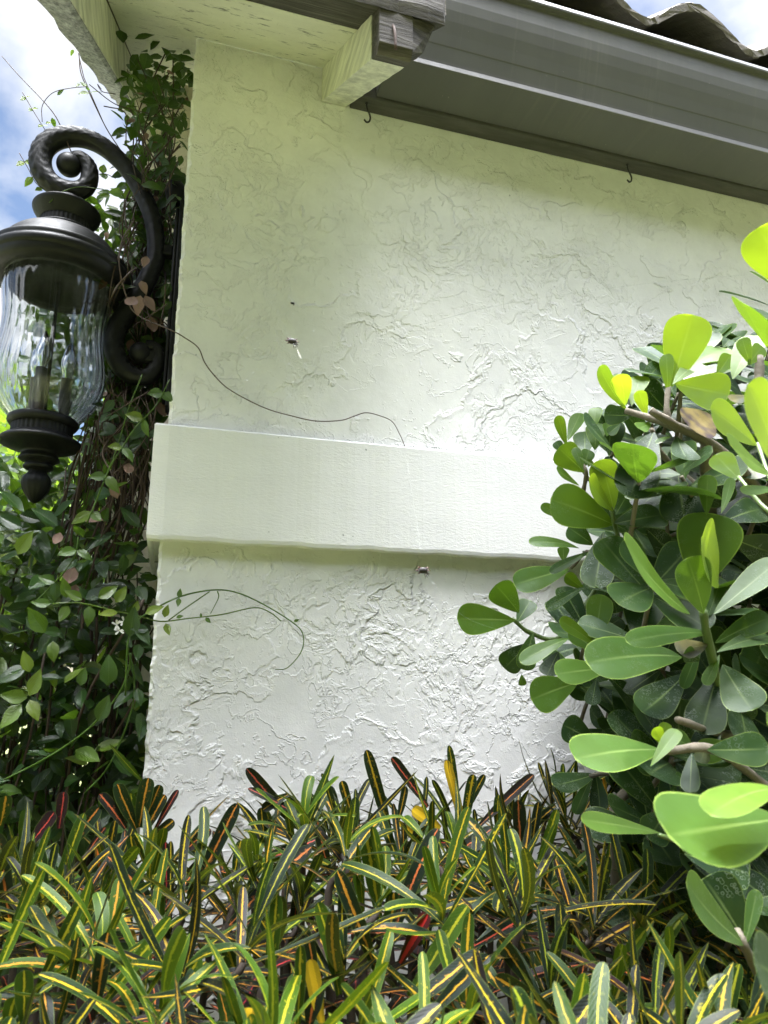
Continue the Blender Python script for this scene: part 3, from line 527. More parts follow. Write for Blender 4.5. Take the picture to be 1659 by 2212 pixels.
L7 = [((812,228),(578,242),132,-.56,.66,-.03), ((655,305),(412,375),160,-.50,.55,-.02), ((375,272),(385,330),44,-.38,.5,0), ((832,272),(1005,430),120,-.52,.14,0), ((1222,262),(995,498),172,-.62,.08,-.02), ((1392,272),(1300,560),176,-.64,.10,-.02), ((1432,222),(1575,470),225,-.70,.36,-.03),
 ((1095,652),(676,636),225,-.74,.66,-.05,.45), ((1120,622),(1045,512),60,-.76,.9,0), ((1115,612),(1125,492),62,-.74,.85,0), ((1058,722),(1212,515),76,-.78,.82,0), ((1262,642),(1155,570),112,-.72,.5,0), ((745,602),(592,520),135,-.42,.14,0), ((752,782),(525,855),115,-.42,.14,-.01), ((740,790),(640,990),60,-.40,.35,0), ((760,780),(800,980),90,-.42,.12,0),
 ((1362,652),(1680,655),155,-.74,.34,-.04), ((1740,860),(1355,822),190,-.97,.95,-.05,.8), ((1740,1010),(1078,1100),370,-.96,.62,-.04,.2), ((1082,1082),(654,1002),86,-.78,.72,-.05), ((1532,1662),(1160,1380),190,-.84,.52,-.04), ((1542,1652),(1345,1320),250,-.80,.14,0), ((1540,1660),(1620,1370),70,-.84,.5,0), ((1800,1900),(1560,1720),290,-.98,.22,-.02),
 ((1262,682),(1248,890),84,-.70,.10,-.02), ((1760,560),(1618,505),150,-.96,.75,0), ((1500,640),(1290,655),110,-.68,.7,0), ((890,760),(1020,740),110,-.5,.06,0), ((1180,820),(1230,770),80,-.66,.4,0), ((1170,850),(1160,890),60,-.66,.4,0), ((1420,330),(1560,560),170,-.6,.08,0), ((760,300),(740,430),80,-.44,.1,0), ((560,150),(500,280),100,-.36,.1,0), ((1310,90),(1215,330),60,-.66,.35,0), ((1400,170),(1330,320),60,-.68,.55,0), ((830,760),(1150,760),150,-.5,.05,0), ((930,1000),(960,1150),110,-.5,.05,0), ((1240,1200),(1560,1290),180,-.74,.05,0), ((1290,180),(1200,130),90,-.70,.3,0)]
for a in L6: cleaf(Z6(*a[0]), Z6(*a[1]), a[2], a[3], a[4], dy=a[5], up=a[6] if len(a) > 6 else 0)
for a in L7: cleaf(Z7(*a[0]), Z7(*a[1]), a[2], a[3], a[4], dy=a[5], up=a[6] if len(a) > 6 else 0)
cleaf(Z6(1375,610), Z6(1240,650), 190, -.70, .3, 1, -.03, mb=cl_old); cleaf(Z6(1555,505), Z6(1450,530), 70, -.72, .6, .7, 0, mb=cl_old); cleaf(Z7(1330,640), Z7(1310,740), 80, -.70, .6, .5, 0, mb=cl_old); cleaf(Z6(1330,1800), Z6(1180,1830), 110, -.70, .3, .6, 0, mb=cl_old)
# branches
def br(pts, r0, r1, f=None, mb=None):
    P3 = [at(*(f or Z6)(x, y), y=d) for x, y, d in pts]
    m_ = [(p+rv3(.003)) for p in P3]
    if mb is cl_green: mb = MB(); green_stems.append(mb)
    tube(mb or cl_stem, m_, [r0, r1], 8, 5, rfun=lambda a, L, t: 1+.12*math.sin(L*190)+.06*math.sin(a*3+L*60)); return P3
br([(1900,1500,-.60), (1600,1000,-.60), (1330,740,-.66), (1130,640,-.66), (920,575,-.62)], .011, .004); br([(1330,740,-.66), (1080,620,-.67), (1045,580,-.67)], .006, .005); br([(1135,650,-.66), (1130,560,-.66), (1138,450,-.66)], .0045, .0035)
br([(1700,760,-.75), (1590,510,-.74), (1600,420,-.74), (1612,290,-.74)], .009, .005); br([(1330,1000,-.6), (1190,890,-.58), (1090,790,-.58), (1050,680,-.6)], .005, .0035); br([(1340,760,-.66), (1340,1000,-.60), (1420,1500,-.5)], .008, .010)
br([(1200,1230,-.5), (1140,1180,-.52), (1220,560,-.64)], .003, .0025); br([(870,1250,-.5), (862,1190,-.58), (838,1090,-.59)], .0035, .003, mb=cl_green); br([(690,1000,-.42), (700,900,-.46), (690,870,-.46)], .0035, .003); br([(900,1080,-.45), (720,930,-.42), (610,760,-.42)], .003, .0025)
br([(800,1450,-.4), (590,1755,-.38), (430,1735,-.37), (330,1665,-.37)], .0045, .003, mb=cl_green); br([(860,1500,-.42), (740,1320,-.42), (640,1400,-.39)], .004, .0025); br([(1000,1900,-.5), (800,1880,-.5), (752,1795,-.51)], .004, .003, mb=cl_green)
br([(1420,2100,-.62), (1350,1780,-.70), (1320,1620,-.72)], .006, .0045, mb=cl_green); br([(1700,880,-.6), (1400,660,-.70), (1150,660,-.76), (1090,650,-.75)], .006, .0035, Z7); br([(1700,560,-.5), (1450,560,-.6), (1180,490,-.72)], .006, .004, Z7); br([(1300,900,-.5), (1100,820,-.5), (850,760,-.46), (740,780,-.42)], .008, .003, Z7)
br([(1700,2000,-.75), (1540,1680,-.83), (1500,1600,-.83)], .005, .004, Z7); br([(1300,640,-.5), (900,900,-.45), (860,1200,-.45), (900,1900,-.4)], .006, .009, Z7); br([(1500,300,-.4), (1300,700,-.42), (1250,1400,-.45)], .007, .011, Z7)
mainb = [(1900,3900,-.70), (1880,2900,-.86), (1860,2200,-.92), (1850,1500,-.92), (1835,700,-.93), (1800,-40,-.945)]
side = MB(); br(mainb, .009, .004, mb=side)
for x, y, d, y2 in ((1780,-60,-.95,0), (1710,880,-.98,960), (1660,250,-.92,340), (1660,900,-.86,1010), (1700,985,-.86,1060), (1592,752,-.80,1150), (1500,925,-.80,1180)): br([(1843, y2, -.93), ((x+1843)/2, (y+y2)/2+25, (d-.93)/2), (x, y, d)], .0028, .002, mb=cl_green)
for x, y, d, y2 in ((1740,860,-.97,980), (1740,1010,-.96,1100), (1800,1900,-.98,1950), (1760,560,-.96,640)): br([(1868, y2, -.91), ((x+1868)/2, (y+y2)/2+20, (d-.91)/2), (x, y, d)], .0028, .002, Z7, mb=cl_green)
br([(1420,1200,-.6), (1200,1150,-.72), (1082,1082,-.78)], .003, .0022, Z7, mb=cl_green)
root = V(1.02, -.45, 0); trunks = MB()
for q in ((.95, -.50, 1.35), (1.05, -.42, 1.6), (.85, -.45, 1.2), (1.15, -.55, 1.5), (1.0, -.6, 1.3)):
    tube(trunks, [root+rv3(.04)*V(1, 1, 0), root*.6+V(*q)*.4+rv3(.04), V(*q)+V(0, 0, -.2), V(*q)], [.018, .011], 8, 5)
# procedural inner foliage, kept right of the silhouette the photo shows
sil_y = [600, 700, 780, 860, 960, 1060, 1200, 1300, 1400, 1500, 1620, 1700, 1800, 2212]; sil_x = [1640, 1480, 1380, 1300, 1270, 1280, 1250, 1230, 1200, 1240, 1290, 1300, 1340, 1500]
def cluster(p, ax, n, L, W, tint, mb):
    ph = rnd.random()*6.28
    for i in range(n):
        a = ph+math.pi*.5*(i//2)*1.05+math.pi*(i % 2); el = .25+.38*(i//2)/max(1, n/2)
        u_ = nrm(np.cross(ax, V(.3, .1, 1))); v_ = np.cross(ax, u_)
        d = (u_*math.cos(a)+v_*math.sin(a))*math.cos(el)+ax*math.sin(el)
        sc_ = L*(1-.35*(i//2)/(n/2))*rnd.uniform(.85, 1.15)
        leaf(mb, p+ax*.012*(i//2)-ax*.02, d, ax, sc_, sc_*W*rnd.uniform(.9, 1.1), w_obov, 10, 3, .10, rnd.uniform(-.35, .25), .004, (min(1, max(0, tint+.12*(i//2)/(n/2)+rnd.uniform(-.08, .08))), 0, 0), 0, rnd.random()*6)
n_in = 0
for k in range(5000):
    p = V(rnd.uniform(.35, 1.9), rnd.uniform(-.66, -.08), rnd.uniform(.55, 2.15))
    px, py = pr(p); lim = np.interp(py, sil_y, sil_x)+45
    if px < lim or px > 2100 or py < 620: continue
    if n_in > 460: break
    n_in += 1
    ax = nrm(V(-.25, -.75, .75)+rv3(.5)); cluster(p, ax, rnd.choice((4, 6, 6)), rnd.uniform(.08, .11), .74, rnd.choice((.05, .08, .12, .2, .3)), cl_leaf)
    tube(cl_stem, [p, p-ax*.04+V(.01, .01, -.01), p-ax*.07+V(.03, .04, -.03)], [.003, .004], 6, 3)
clu = empty('clusia_shrub', root, 'tall shrub with thick round glossy green leaves against the white wall at right', 'shrub')
part(cl_stem, 'branches', M['bark'], clu, smooth=True)
part(trunks, 'trunk', M['bark'], clu, smooth=True); part(side, 'side_branch', M['bark'], clu, smooth=True)
for g_ in green_stems: part(g_, 'young_stem', M['gstem'], clu, smooth=True)
part(cl_leaf, 'foliage', M['clusia'], clu, smooth=True)
o = part(cl_old, 'withered_leaves', M['clusia'], clu, smooth=True); o['label'] = 'yellowed leaves with brown rot patches'
# ------------------------------------------------------------------ crotons
R4 = lambda x, y: (486+x*.4557, 1566+y*.4557)
R8 = lambda x, y: (x*.5208, 1566+y*.5208)
cro_lab = {
 (0, 0): 'croton with purple and brown leaves in front of the leafy vine at far left', (0, 1): 'croton with a green rosette against the lower left corner of the wall',
 (0, 2): 'croton at the wall foot with long dark leaves leaning left, left of centre', (0, 3): 'tallest croton at the wall foot with one upright yellow leaf and a dark red-ribbed one', (0, 4): 'croton at the wall foot beside the round-leaved shrub, with wide dark glossy leaves',
 (1, 0): 'croton in the middle row at far left with long green yellow-striped leaves', (1, 1): 'croton in the middle row with broad orange-ribbed leaves, below the wall corner', (1, 2): 'croton at mid bed with a bright yellow-green upright leaf and a long orange-ribbed leaf', (1, 3): 'croton at mid bed with fine arching orange-tipped leaves, under the round-leaved shrub',
 (2, 0): 'nearest croton at the bottom left corner with out-of-focus green leaves', (2, 1): 'nearest croton left of bottom centre with short bright green leaves', (2, 2): 'nearest croton at bottom centre with a fan of broad lime leaves and a red leaf', (2, 3): 'nearest croton at bottom right with dark yellow-ribbed straps'}
rows_y = {0: -.20, 1: -.52, 2: -.82}
cen = {}
for (r, c) in cro_lab:
    n_ = 5 if r == 0 else 4; px = {0: (60, 300, 640, 900, 1180), 1: (90, 420, 800, 1180), 2: (80, 480, 900, 1320)}[r][c]
    p = at(px, {0: 1800, 1: 1950, 2: 2120}[r], y=rows_y[r]); cen[(r, c)] = V(p[0], rows_y[r], 0)
cro = {k: dict(l=MB(), s=MB()) for k in cen}
def nearest(p):
    return min(cen, key=lambda k: (cen[k][0]-p[0])**2+((cen[k][1]-p[1])*1.1)**2)
def croleaf(k, b, d, nr, L, W, age, rib, q, curl, wf=None, sb=0):
    leaf(cro[k]['l'], b, d, nr, L, W, wf or (w_strap if rnd.random() < .6 else w_point), 14, 2, rnd.uniform(.12, .4), curl, .025*rnd.random(), (age, rib, q), sb, rnd.random()*6)
def hero(f, b2, t2, w, age, rib, q=.5, y=None, dy=0, curl=None, wf=None):
    sc_ = .4557 if f is R4 else .5208
    bx, by = f(*b2); tx, ty = f(*t2)
    if y is None: y = min(-.14, max(-.92, at(bx, by, z=1.19)[1]))if by > 1470 else -.14
    b = at(bx, by, y=y); t = at(tx, ty, y=y+dy); d = nrm(t-b); L = math.sqrt(((t-b)**2).sum()); W = w*sc_/F*((b-C0)@FWD)
    k = nearest(b); cv = rnd.uniform(-.5, .2) if curl is None else curl
    # aim so that the curled leaf still ends at its tip
    nr = facing(b, .35); nr = nrm(nr-d*(nr@d)); d0 = nrm(d*math.cos(cv/2)-nr*math.sin(cv/2)); nr0 = nrm(nr*math.cos(cv/2)+d*math.sin(cv/2))
    croleaf(k, b, d0, nr0, L*1.02, W*1.3, age, rib, q, cv, wf or w_strap, rnd.uniform(-.12, .12))
H4 = [((790,540),(672,122),46,.5,.35,.5), ((960,390),(803,148),42,.72,.85,.35), ((1112,520),(1066,102),32,.35,.25,.35), ((1140,510),(1050,168),36,.3,.1,1.6), ((1135,500),(1166,236),42,.35,.3,.9), ((965,570),(812,448),20,.3,.1,1.6), ((1020,490),(888,398),48,.3,.05,1.5), ((1205,480),(1448,228),42,.85,.6,.1), ((1290,500),(1290,332),32,.25,.2,.4),
 ((1412,700),(1384,362),56,.6,.7,.3), ((1330,600),(1562,382),36,.5,.4,.25), ((1440,640),(1492,372),36,.55,.35,.3), ((410,540),(92,228),48,.7,.85,.3), ((400,470),(108,312),36,.75,.85,.2), ((400,440),(300,342),38,.5,.35,.6), ((418,560),(388,288),42,.4,.3,.95), ((540,430),(500,290),30,.5,.4,.3), ((600,420),(548,270),36,.45,.4,.7), ((820,460),(860,295),30,.5,.4,.4), ((1120,450),(1222,235),30,.5,.35,.3),
 ((0,720),(428,535),56,.6,.85,.25), ((20,950),(405,585),70,.6,.65,.5), ((500,720),(428,460),46,.6,.7,.3), ((640,560),(680,500),44,.2,.2,.4), ((735,930),(680,504),64,.12,.15,.8), ((780,1050),(985,485),66,.55,.72,.3), ((940,1040),(998,565),26,.05,.1,.3), ((875,1290),(1132,852),72,.05,.08,.5), ((540,1280),(452,840),62,.08,.1,.3), ((195,1260),(255,810),54,.12,.12,.5), ((720,1170),(535,695),62,.5,.5,.6), ((828,1130),(950,885),56,.3,1.0,1.6), ((775,1030),(812,800),64,.25,.4,.5), ((1345,915),(1255,620),46,.5,.35,.5), ((1345,925),(1055,738),42,.5,.4,.4), ((345,1430),(352,1050),46,.12,.15,.7), ((830,1380),(1195,1070),64,.55,.4,.5), ((1165,1055),(1458,902),44,.6,.85,.5), ((30,1200),(165,905),46,.45,.3,.3), ((260,1080),(160,910),42,.45,.3,.4), ((60,1200),(-5,1015),50,.2,.2,.6), ((950,1400),(1240,1090),60,.55,.4,.3), ((1600,1400),(1290,1190),66,.55,.45,.5), ((1450,1240),(1310,1010),60,.5,.45,.25), ((300,330),(180,400),40,.6,.4,.3), ((190,560),(165,395),40,.45,.35,.3), ((330,540),(188,460),36,.65,.6,.3), ((430,1200),(390,1000),44,.5,.6,.3), ((1180,1230),(1100,860),56,.5,.4,.3), ((460,1417),(400,1120),60,.1,.05,1.5), ((100,1417),(110,1340),60,.1,.05,1.5), ((400,1417),(450,1210),80,.6,.7,.5), ((730,960),(910,675),36,.6,.9,.2), ((1010,680),(1270,490),50,.65,.7,.15), ((850,560),(1100,565),30,.7,.9,.2), ((700,470),(710,420),30,.1,.1,.5), ((1280,760),(1105,690),36,.12,.2,.5), ((1420,770),(1568,590),40,.1,.15,.4), ((1500,900),(1545,640),40,.5,.4,.3)]
H8 = [((45,860),(-10,455),66,.55,.65,.5), ((10,960),(192,428),30,.12,.12,.5), ((185,860),(168,512),42,.35,.18,.9), ((205,790),(358,372),42,.15,.12,.25), ((88,490),(105,352),36,.15,.15,.4), ((270,870),(622,662),34,.3,.18,.5), ((645,775),(455,540),54,.55,.68,.5), ((650,880),(542,690),52,.5,.55,.5), ((395,1200),(445,865),58,.5,.5,.5), ((425,1165),(702,805),50,.06,.1,.5), ((700,1185),(825,962),60,.05,.12,.5), ((665,925),(652,700),38,.05,.1,.4), ((565,430),(482,250),46,.4,.5,.3), ((577,425),(612,222),52,.38,.5,.3), ((585,425),(665,252),40,.4,.5,.3), ((572,415),(540,286),26,.08,.1,.4), ((585,420),(560,300),20,.08,.1,.3), ((600,450),(680,290),40,.55,.5,.4), ((780,750),(972,328),52,.55,.6,.35), ((245,430),(270,280),40,1,.9,.2), ((120,500),(225,365),50,.95,.9,.1), ((0,420),(30,296),44,.3,.45,.5), ((300,500),(405,340),50,.45,.6,.3), ((520,430),(420,285),40,.75,.75,.4), ((410,590),(405,500),24,.8,.75,1.3), ((340,560),(440,430),24,.8,.75,.5), ((640,440),(745,275),24,1,.8,.1), ((620,480),(722,400),36,.6,.4,.5), ((720,560),(868,430),40,.85,.7,.2), ((560,560),(540,460),40,.3,.3,.5), ((600,560),(610,480),34,.2,.2,.5), ((860,560),(770,505),40,.4,.3,.3), ((100,1240),(100,1020),60,.15,.15,.3), ((240,1240),(330,880),36,.4,.4,.2), ((130,800),(150,600),36,.3,.2,.4), ((-10,1020),(170,640),40,.4,.2,.3), ((150,1110),(345,730),46,.2,.12,.6), ((30,1240),(60,1130),60,.1,.1,.5), ((380,1240),(350,1110),60,.9,.8,.2), ((230,1080),(290,890),60,.55,.4,.3), ((690,740),(690,490),30,.8,.95,.4), ((720,700),(845,570),50,.8,.3,.2), ((1000,750),(1285,515),60,.6,.65,.3)]
for a in H4: hero(R4, *a)
for a in H8: hero(R8, *a)
# grass-like blade rising by the wall corner
hero(R8, (592,235), (452,83), 20, .05, .1, .1, y=-.10, curl=-.2, wf=w_point)
def rosette(p, ax, k, n, L, young):
    ph = rnd.random()*6.28; u_ = nrm(np.cross(ax, V(.3, .1, 1)+rv3(.2))); v_ = np.cross(ax, u_); fam = rnd.random()
    for i in range(n):
        t = i/n; a = ph+i*2.4; el = .05+1.2*t+rnd.uniform(-.35, .35)
        d = (u_*math.cos(a)+v_*math.sin(a))*math.cos(el)+ax*math.sin(el)
        b = p+ax*(.07*t-.03); Lq = L*(1-.45*max(0, t-.45)/.55)*rnd.uniform(.6, 1.25)
        age = min(1, max(0, (1-t)*.55+.34+rnd.uniform(-.15, .25)-young*.55)); rib = min(1, max(0, (1-t)*.45+fam*.3+rnd.uniform(-.15, .12)-.08)); q = rnd.uniform(.1, .8)
        if rnd.random() < .008: q = 1.5; rib = rnd.choice((.05, .4, 1))
        croleaf(k, b, d, ax+d*.01, Lq, rnd.uniform(.0105, .0165), age, rib, q, rnd.uniform(-.9, .5), None, rnd.uniform(-.5, .5))
cells = []
x = -1.3
while x < 1.75:
    y = -1.10
    while y < -.05:
        cells.append((x+rnd.uniform(-.03, .03), y+rnd.uniform(-.03, .03))); y += .084
    x += .088
for x, y in cells:
    y = min(y, -.07); z = 1.18+.03*math.sin(x*7)+.025*math.sin(y*11+x*3)+rnd.uniform(-.05, .035)
    if y > -.4: z += .03
    dist = math.hypot(x, y+D)
    if dist < .40: continue
    if y < -.85: z = min(z, 1.20)
    p = V(x, y, z); px, py = pr(p)
    if px < -260 or px > 1900: continue
    # the photo shows a dip against the wall left of the tall croton, and a gap low at right of centre
    if -.33 < y and 340 < px < 520: z -= .045
    p[2] = z
    if abs(px-1010) < 130 and 2010 < py < 2140: continue
    k = nearest(p); ax = nrm(V(0, -.12, 1)+rv3(.38))
    rosette(p, ax, k, rnd.choice((9, 11, 13, 16)), rnd.uniform(.095, .15), rnd.choice((0, .2, .5, .9, 1)) if y < -.4 else rnd.choice((0, 0, 0, .3, .8)))
    for i in range(6):      # old dark leaves lower on the stem
        a = rnd.random()*6.28; d = V(math.cos(a), math.sin(a), rnd.uniform(-.5, .3)); croleaf(k, p-ax*rnd.uniform(.05, .22), d, V(0, 0, 1)+d*.01, rnd.uniform(.08, .13), rnd.uniform(.015, .022), rnd.uniform(.7, 1), rnd.uniform(.4, 1), rnd.uniform(0, .3), rnd.uniform(-1, .2))
    c = cen[k]; q = c+(V(x, y, 0)-c)*.4
    tube(cro[k]['s'], [p-ax*.0, p-ax*.06, V(p[0]*.6+q[0]*.4, p[1]*.6+q[1]*.4, z-.4), V(*q[:2], .02)], [.0035, .009], 6, 4)
for k in cen:
    o = empty('croton_shrub', cen[k], cro_lab[k], 'shrub', 'crotons in the bed')
    part(cro[k]['s'], 'stems', M['cstem'], o, smooth=True); part(cro[k]['l'], 'foliage', M['croton'], o, smooth=True)
# ------------------------------------------------------------------ jasmine hedge and vine (left)
def jleaf(mb, p, d, nr, L, age, W=None, wf=w_oval, curl=None):
    if p[1] < .17 and mb is VL[0]: p = clear(p)
    leaf(mb, p, d, nr, L, W or L*.52, wf, 7, 2, .22, curl if curl is not None else rnd.uniform(-.5, .3), .015, (age, 0, 0), rnd.uniform(-.2, .2), rnd.random()*6)
VL = [None]
ARM = [pr(q) for q in spline(pts_arm, 3)]
def armd(px, py): return min(math.hypot(px-a, py-b) for a, b in ARM)
def clear(p, r=44):      # growth keeps behind the iron arm
    q = pr(p); return at(*q, y=.21) if p[1] < .17 and q[1] > 420 and armd(*q) < r else p
hj = MB(); hs = MB(); hf = MB()
def hedge_top(px): return np.interp(px, [-60, 40, 130, 230, 300], [960, 985, 1020, 1060, 1120])
cnt = 0
for k in range(20000):
    p = V(rnd.uniform(-1.25, -.035), rnd.uniform(.02, .55), rnd.uniform(.45, 2.0)); px, py = pr(p)
    if px > 316 or px < -160 or py < hedge_top(px)+rnd.gauss(0, 18): continue
    if p[1] < .2 and 20 < px < 170 and py < 1110: continue
    # thinner and darker near the corner, where bare twigs show
    if px > 215 and py < 1330 and rnd.random() < .4: continue
    if cnt > 4600: break
    cnt += 1
    front = (.55-p[1])/.5
    age = rnd.choice((.15, .3, .4, .5, .5)) if rnd.random() < .9 else rnd.uniform(.7, 1)
    d = nrm(rv3(1)*V(1, .7, .8)+V(0, -.35, -.12)); nr = nrm(V(0, -.65, .7)+rv3(.55))
    jleaf(hj, p, d, nr, rnd.uniform(.036, .064), age, None, w_oval)
for k in range(150):
    p = V(rnd.uniform(-.8, -.04), rnd.uniform(.05, .5), rnd.uniform(.7, 1.3)); q = p+V(rnd.uniform(-.1, .12), rnd.uniform(-.08, .08), rnd.uniform(.3, .7))
    tube(hs, [p, (p+q)/2+rv3(.05), q], rnd.uniform(.0012, .0035), 5, 4)
for k in range(11):
    q = V(-.85+.075*k, .28, 0); tube(hs, [q, q+rv3(.05)+V(0, 0, .5), q+rv3(.1)+V(0, 0, 1.0)], [.012, .005], 6, 4)
for (fx, fy) in ((268, 1342), (252, 1350), (258, 1362)):
    c = at(fx, fy, y=-.02)
    for i in range(5):
        a = i*1.257+rnd.random(); leaf(hf, c, V(math.cos(a), -.4, math.sin(a)), V(0, -1, .2), .010, .004, w_strap, 4, 1, .1, -.3)
hd = empty('jasmine_hedge', (-.6, .28, 0), 'dense dark green jasmine hedge with small pointed leaves left of the wall', 'hedge')
part(hs, 'stems', M['vstem'], hd, smooth=True); part(hj, 'foliage', M['jas'], hd, smooth=True); part(hf, 'flower', M['flower'], hd, smooth=True)
# the vine climbing behind the lantern
vl = MB(); VL[0] = vl; vsn = MB(); vd = MB(); vy = MB(); vz = MB()
def strand(pts, r=.0014, leaves=0, age=.4, L=.04, stem=vsn, mb=None, pair=True):
    if stem is vsn: pts = [clear(q, 36) for q in spline(pts, 3)]
    P_ = tube(stem, pts, r, 5, 6, b=(.82, 0, 0) if stem is not vsn else None)
    for i in range(leaves):
        t = (i+.5)/leaves; p = P_[int(t*(len(P_)-1))]; q = P_[min(len(P_)-1, int(t*(len(P_)-1))+1)]; tg = nrm(q-p)
        for s_ in ((1, -1) if pair else (rnd.choice((1, -1)),)):
            sd_ = nrm(np.cross(tg, V(0, -1, .2))+rv3(.3)); d = nrm(sd_*s_*1.0+tg*.5+V(0, -.2, -.1)+rv3(.25)); jleaf(mb or vl, p, d, nrm(V(0, -.9, .4)+rv3(.5)), L*rnd.uniform(.7, 1.2), min(1, max(0, age+rnd.uniform(-.15, .15))), L*rnd.uniform(.5, .66))
    return P_
vr = lambda a, b: rnd.uniform(a, b)
def vx(py):   # image band the climbing mass fills, per height
    return (np.interp(py, [60, 200, 400, 600, 800, 1000, 1200], [268, 262, 268, 225, 225, 190, 200]), np.interp(py, [60, 200, 400, 600, 800, 1000, 1200], [415, 408, 392, 375, 362, 340, 318]))
for k in range(120):
    y0 = vr(.15, .42) if k % 5 else vr(.02, .1); t0 = vr(780, 1150); t1 = t0-vr(250, 750); pts = []
    for i in range(6):
        py = t0+(t1-t0)*i/5
        if py < 95: break
        a, b = vx(py); px = vr(a+8, b-8); pts.append(at(px, py, y=y0+vr(-.03, .03)))
    if len(pts) > 2:
        pts = [V(min(p[0], WX-.01) if p[1] < .6 else p[0], p[1], min(p[2], zs(p[1])-.01)) for p in pts]
        strand(pts, vr(.0009, .0022), rnd.choice((0, 0, 2, 3, 4)), vr(.2, .6), vr(.032, .05))
for k in range(860):
    py = vr(75, 1000); a, b = vx(py); px = a+(b-a)*rnd.random()**.8; y0 = vr(.02, .45)
    if 180 < py < 420 and rnd.random() < .2: continue
    if y0 < .16 and armd(px, py) < 46: y0 = vr(.16, .45)
    p = at(px, py, y=y0)
    if p[0] > WX-.012 or p[2] > zs(p[1])-.02: continue
    (jleaf(vl, p, nrm(rv3(1)+V(0, -.2, -.5)), nrm(V(0, -1, .3)+rv3(.6)), vr(.027, .046), vr(.10, .60)) if rnd.random() < .93 else jleaf(vd, p, nrm(rv3(.6)+V(0, -.2, -1)), nrm(V(0, -1, .3)+rv3(.4)), vr(.03, .05), vr(.2, 1), None, w_oval, .9))
for k in range(170):
    py = vr(80, 460); px = vr(268, 402)-max(0, py-300)*.05; p = at(px, py, y=vr(.12, .5))
    if p[0] < WX-.012 and p[2] < zs(p[1])-.02: jleaf(vl, p, nrm(rv3(1)+V(0, -.2, -.5)), nrm(V(0, -1, .3)+rv3(.6)), vr(.024, .042), vr(0, .4))
# leaves between the scroll and the mass, sunlit from behind
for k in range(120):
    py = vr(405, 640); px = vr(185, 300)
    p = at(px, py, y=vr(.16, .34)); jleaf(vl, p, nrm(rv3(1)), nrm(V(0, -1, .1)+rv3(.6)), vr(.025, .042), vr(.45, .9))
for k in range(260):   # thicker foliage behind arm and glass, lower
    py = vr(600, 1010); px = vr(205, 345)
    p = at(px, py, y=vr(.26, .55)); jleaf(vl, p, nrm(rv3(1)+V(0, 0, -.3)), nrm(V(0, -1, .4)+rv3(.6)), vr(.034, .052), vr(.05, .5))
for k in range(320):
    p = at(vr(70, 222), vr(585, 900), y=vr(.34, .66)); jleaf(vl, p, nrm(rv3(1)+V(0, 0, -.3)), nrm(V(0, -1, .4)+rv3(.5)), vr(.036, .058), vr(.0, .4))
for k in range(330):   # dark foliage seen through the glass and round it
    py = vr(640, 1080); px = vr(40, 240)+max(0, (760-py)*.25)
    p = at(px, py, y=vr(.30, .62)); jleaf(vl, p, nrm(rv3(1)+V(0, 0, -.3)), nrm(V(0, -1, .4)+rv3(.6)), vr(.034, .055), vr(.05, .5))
for k in range(70):    # bare twig tangle below the lantern
    x0, y0_ = vr(170, 320), vr(880, 1000); dp = vr(.10, .4); strand([at(x0, y0_, y=dp), at(x0+vr(-40, 20), y0_+vr(90, 140), y=dp+vr(-.04, .04)), at(x0+vr(-110, 0), y0_+vr(200, 330), y=dp)], vr(.0012, .0028))
A1 = lambda x, y: (x*.2604, y*.2604)
def px3(pts, y, f=A1): return [at(*f(a, b), y=y+(c[0] if c else 0)) for a, b, *c in pts]
strand(px3([(15,465),(160,630),(370,850),(480,1000),(590,1260)], .10), [.0008, .0014]); strand(px3([(185,765),(235,850),(300,960),(400,1120)], .12), .0009, 3, .95, .017)
strand(px3([(725,718),(560,735),(430,775),(350,880),(350,1010)], .12), .0009, 0); strand(px3([(655,440),(670,600),(740,770),(880,1060),(1010,1260)], .14), .0013, 1, .8, .025); strand(px3([(650,440),(690,620),(720,700),(850,1000)], .15), .0011)
strand(px3([(740,700),(950,860),(1150,920),(1400,975),(1360,900)], .10), .0011); strand(px3([(960,780),(850,760),(810,700),(840,740)], .12), .001); strand(px3([(160,1270),(240,1410),(300,1520),(400,1600)], .13), .0009, 3, .95, .024)
strand(px3([(410,1680),(500,1600),(650,1550),(860,1570)], .05), .001, 0, stem=vz); strand(px3([(690,1490),(850,1440),(960,1480)], .2), .0009, 1, .8, .03); strand(px3([(860,880),(1040,940),(1050,1200),(1160,1330),(1240,1700)], .08), .0013)
for a, b, L_, age in ((615,410,.018,.9), (665,680,.022,.85), (730,750,.018,.6), (660,690,.016,.9), (475,790,.020,.6), (430,975,.022,.5), (380,1025,.016,1)):
    jleaf(vl, at(*A1(a, b), y=.13), nrm(rv3(1)), V(0, -1, .2), L_, age)
for a, b, L_, dx, dz in ((1285,660,.05,-.2,-1), (1430,500,.055,1,.3), (1320,720,.045,1,-.1), (1280,800,.05,-1,.2), (1180,820,.04,.8,-.3), (1260,1040,.06,1,-.2), (1360,1370,.055,1,-.6), (1220,440,.06,0,-1), (1330,1500,.04,.1,-1), (1120,320,.045,1,.3), (1000,250,.05,.2,-1)):
    jleaf(vl, at(*A1(a, b), y=.04), V(dx, -.2, dz), V(.1, -1, .3), L_, .32)
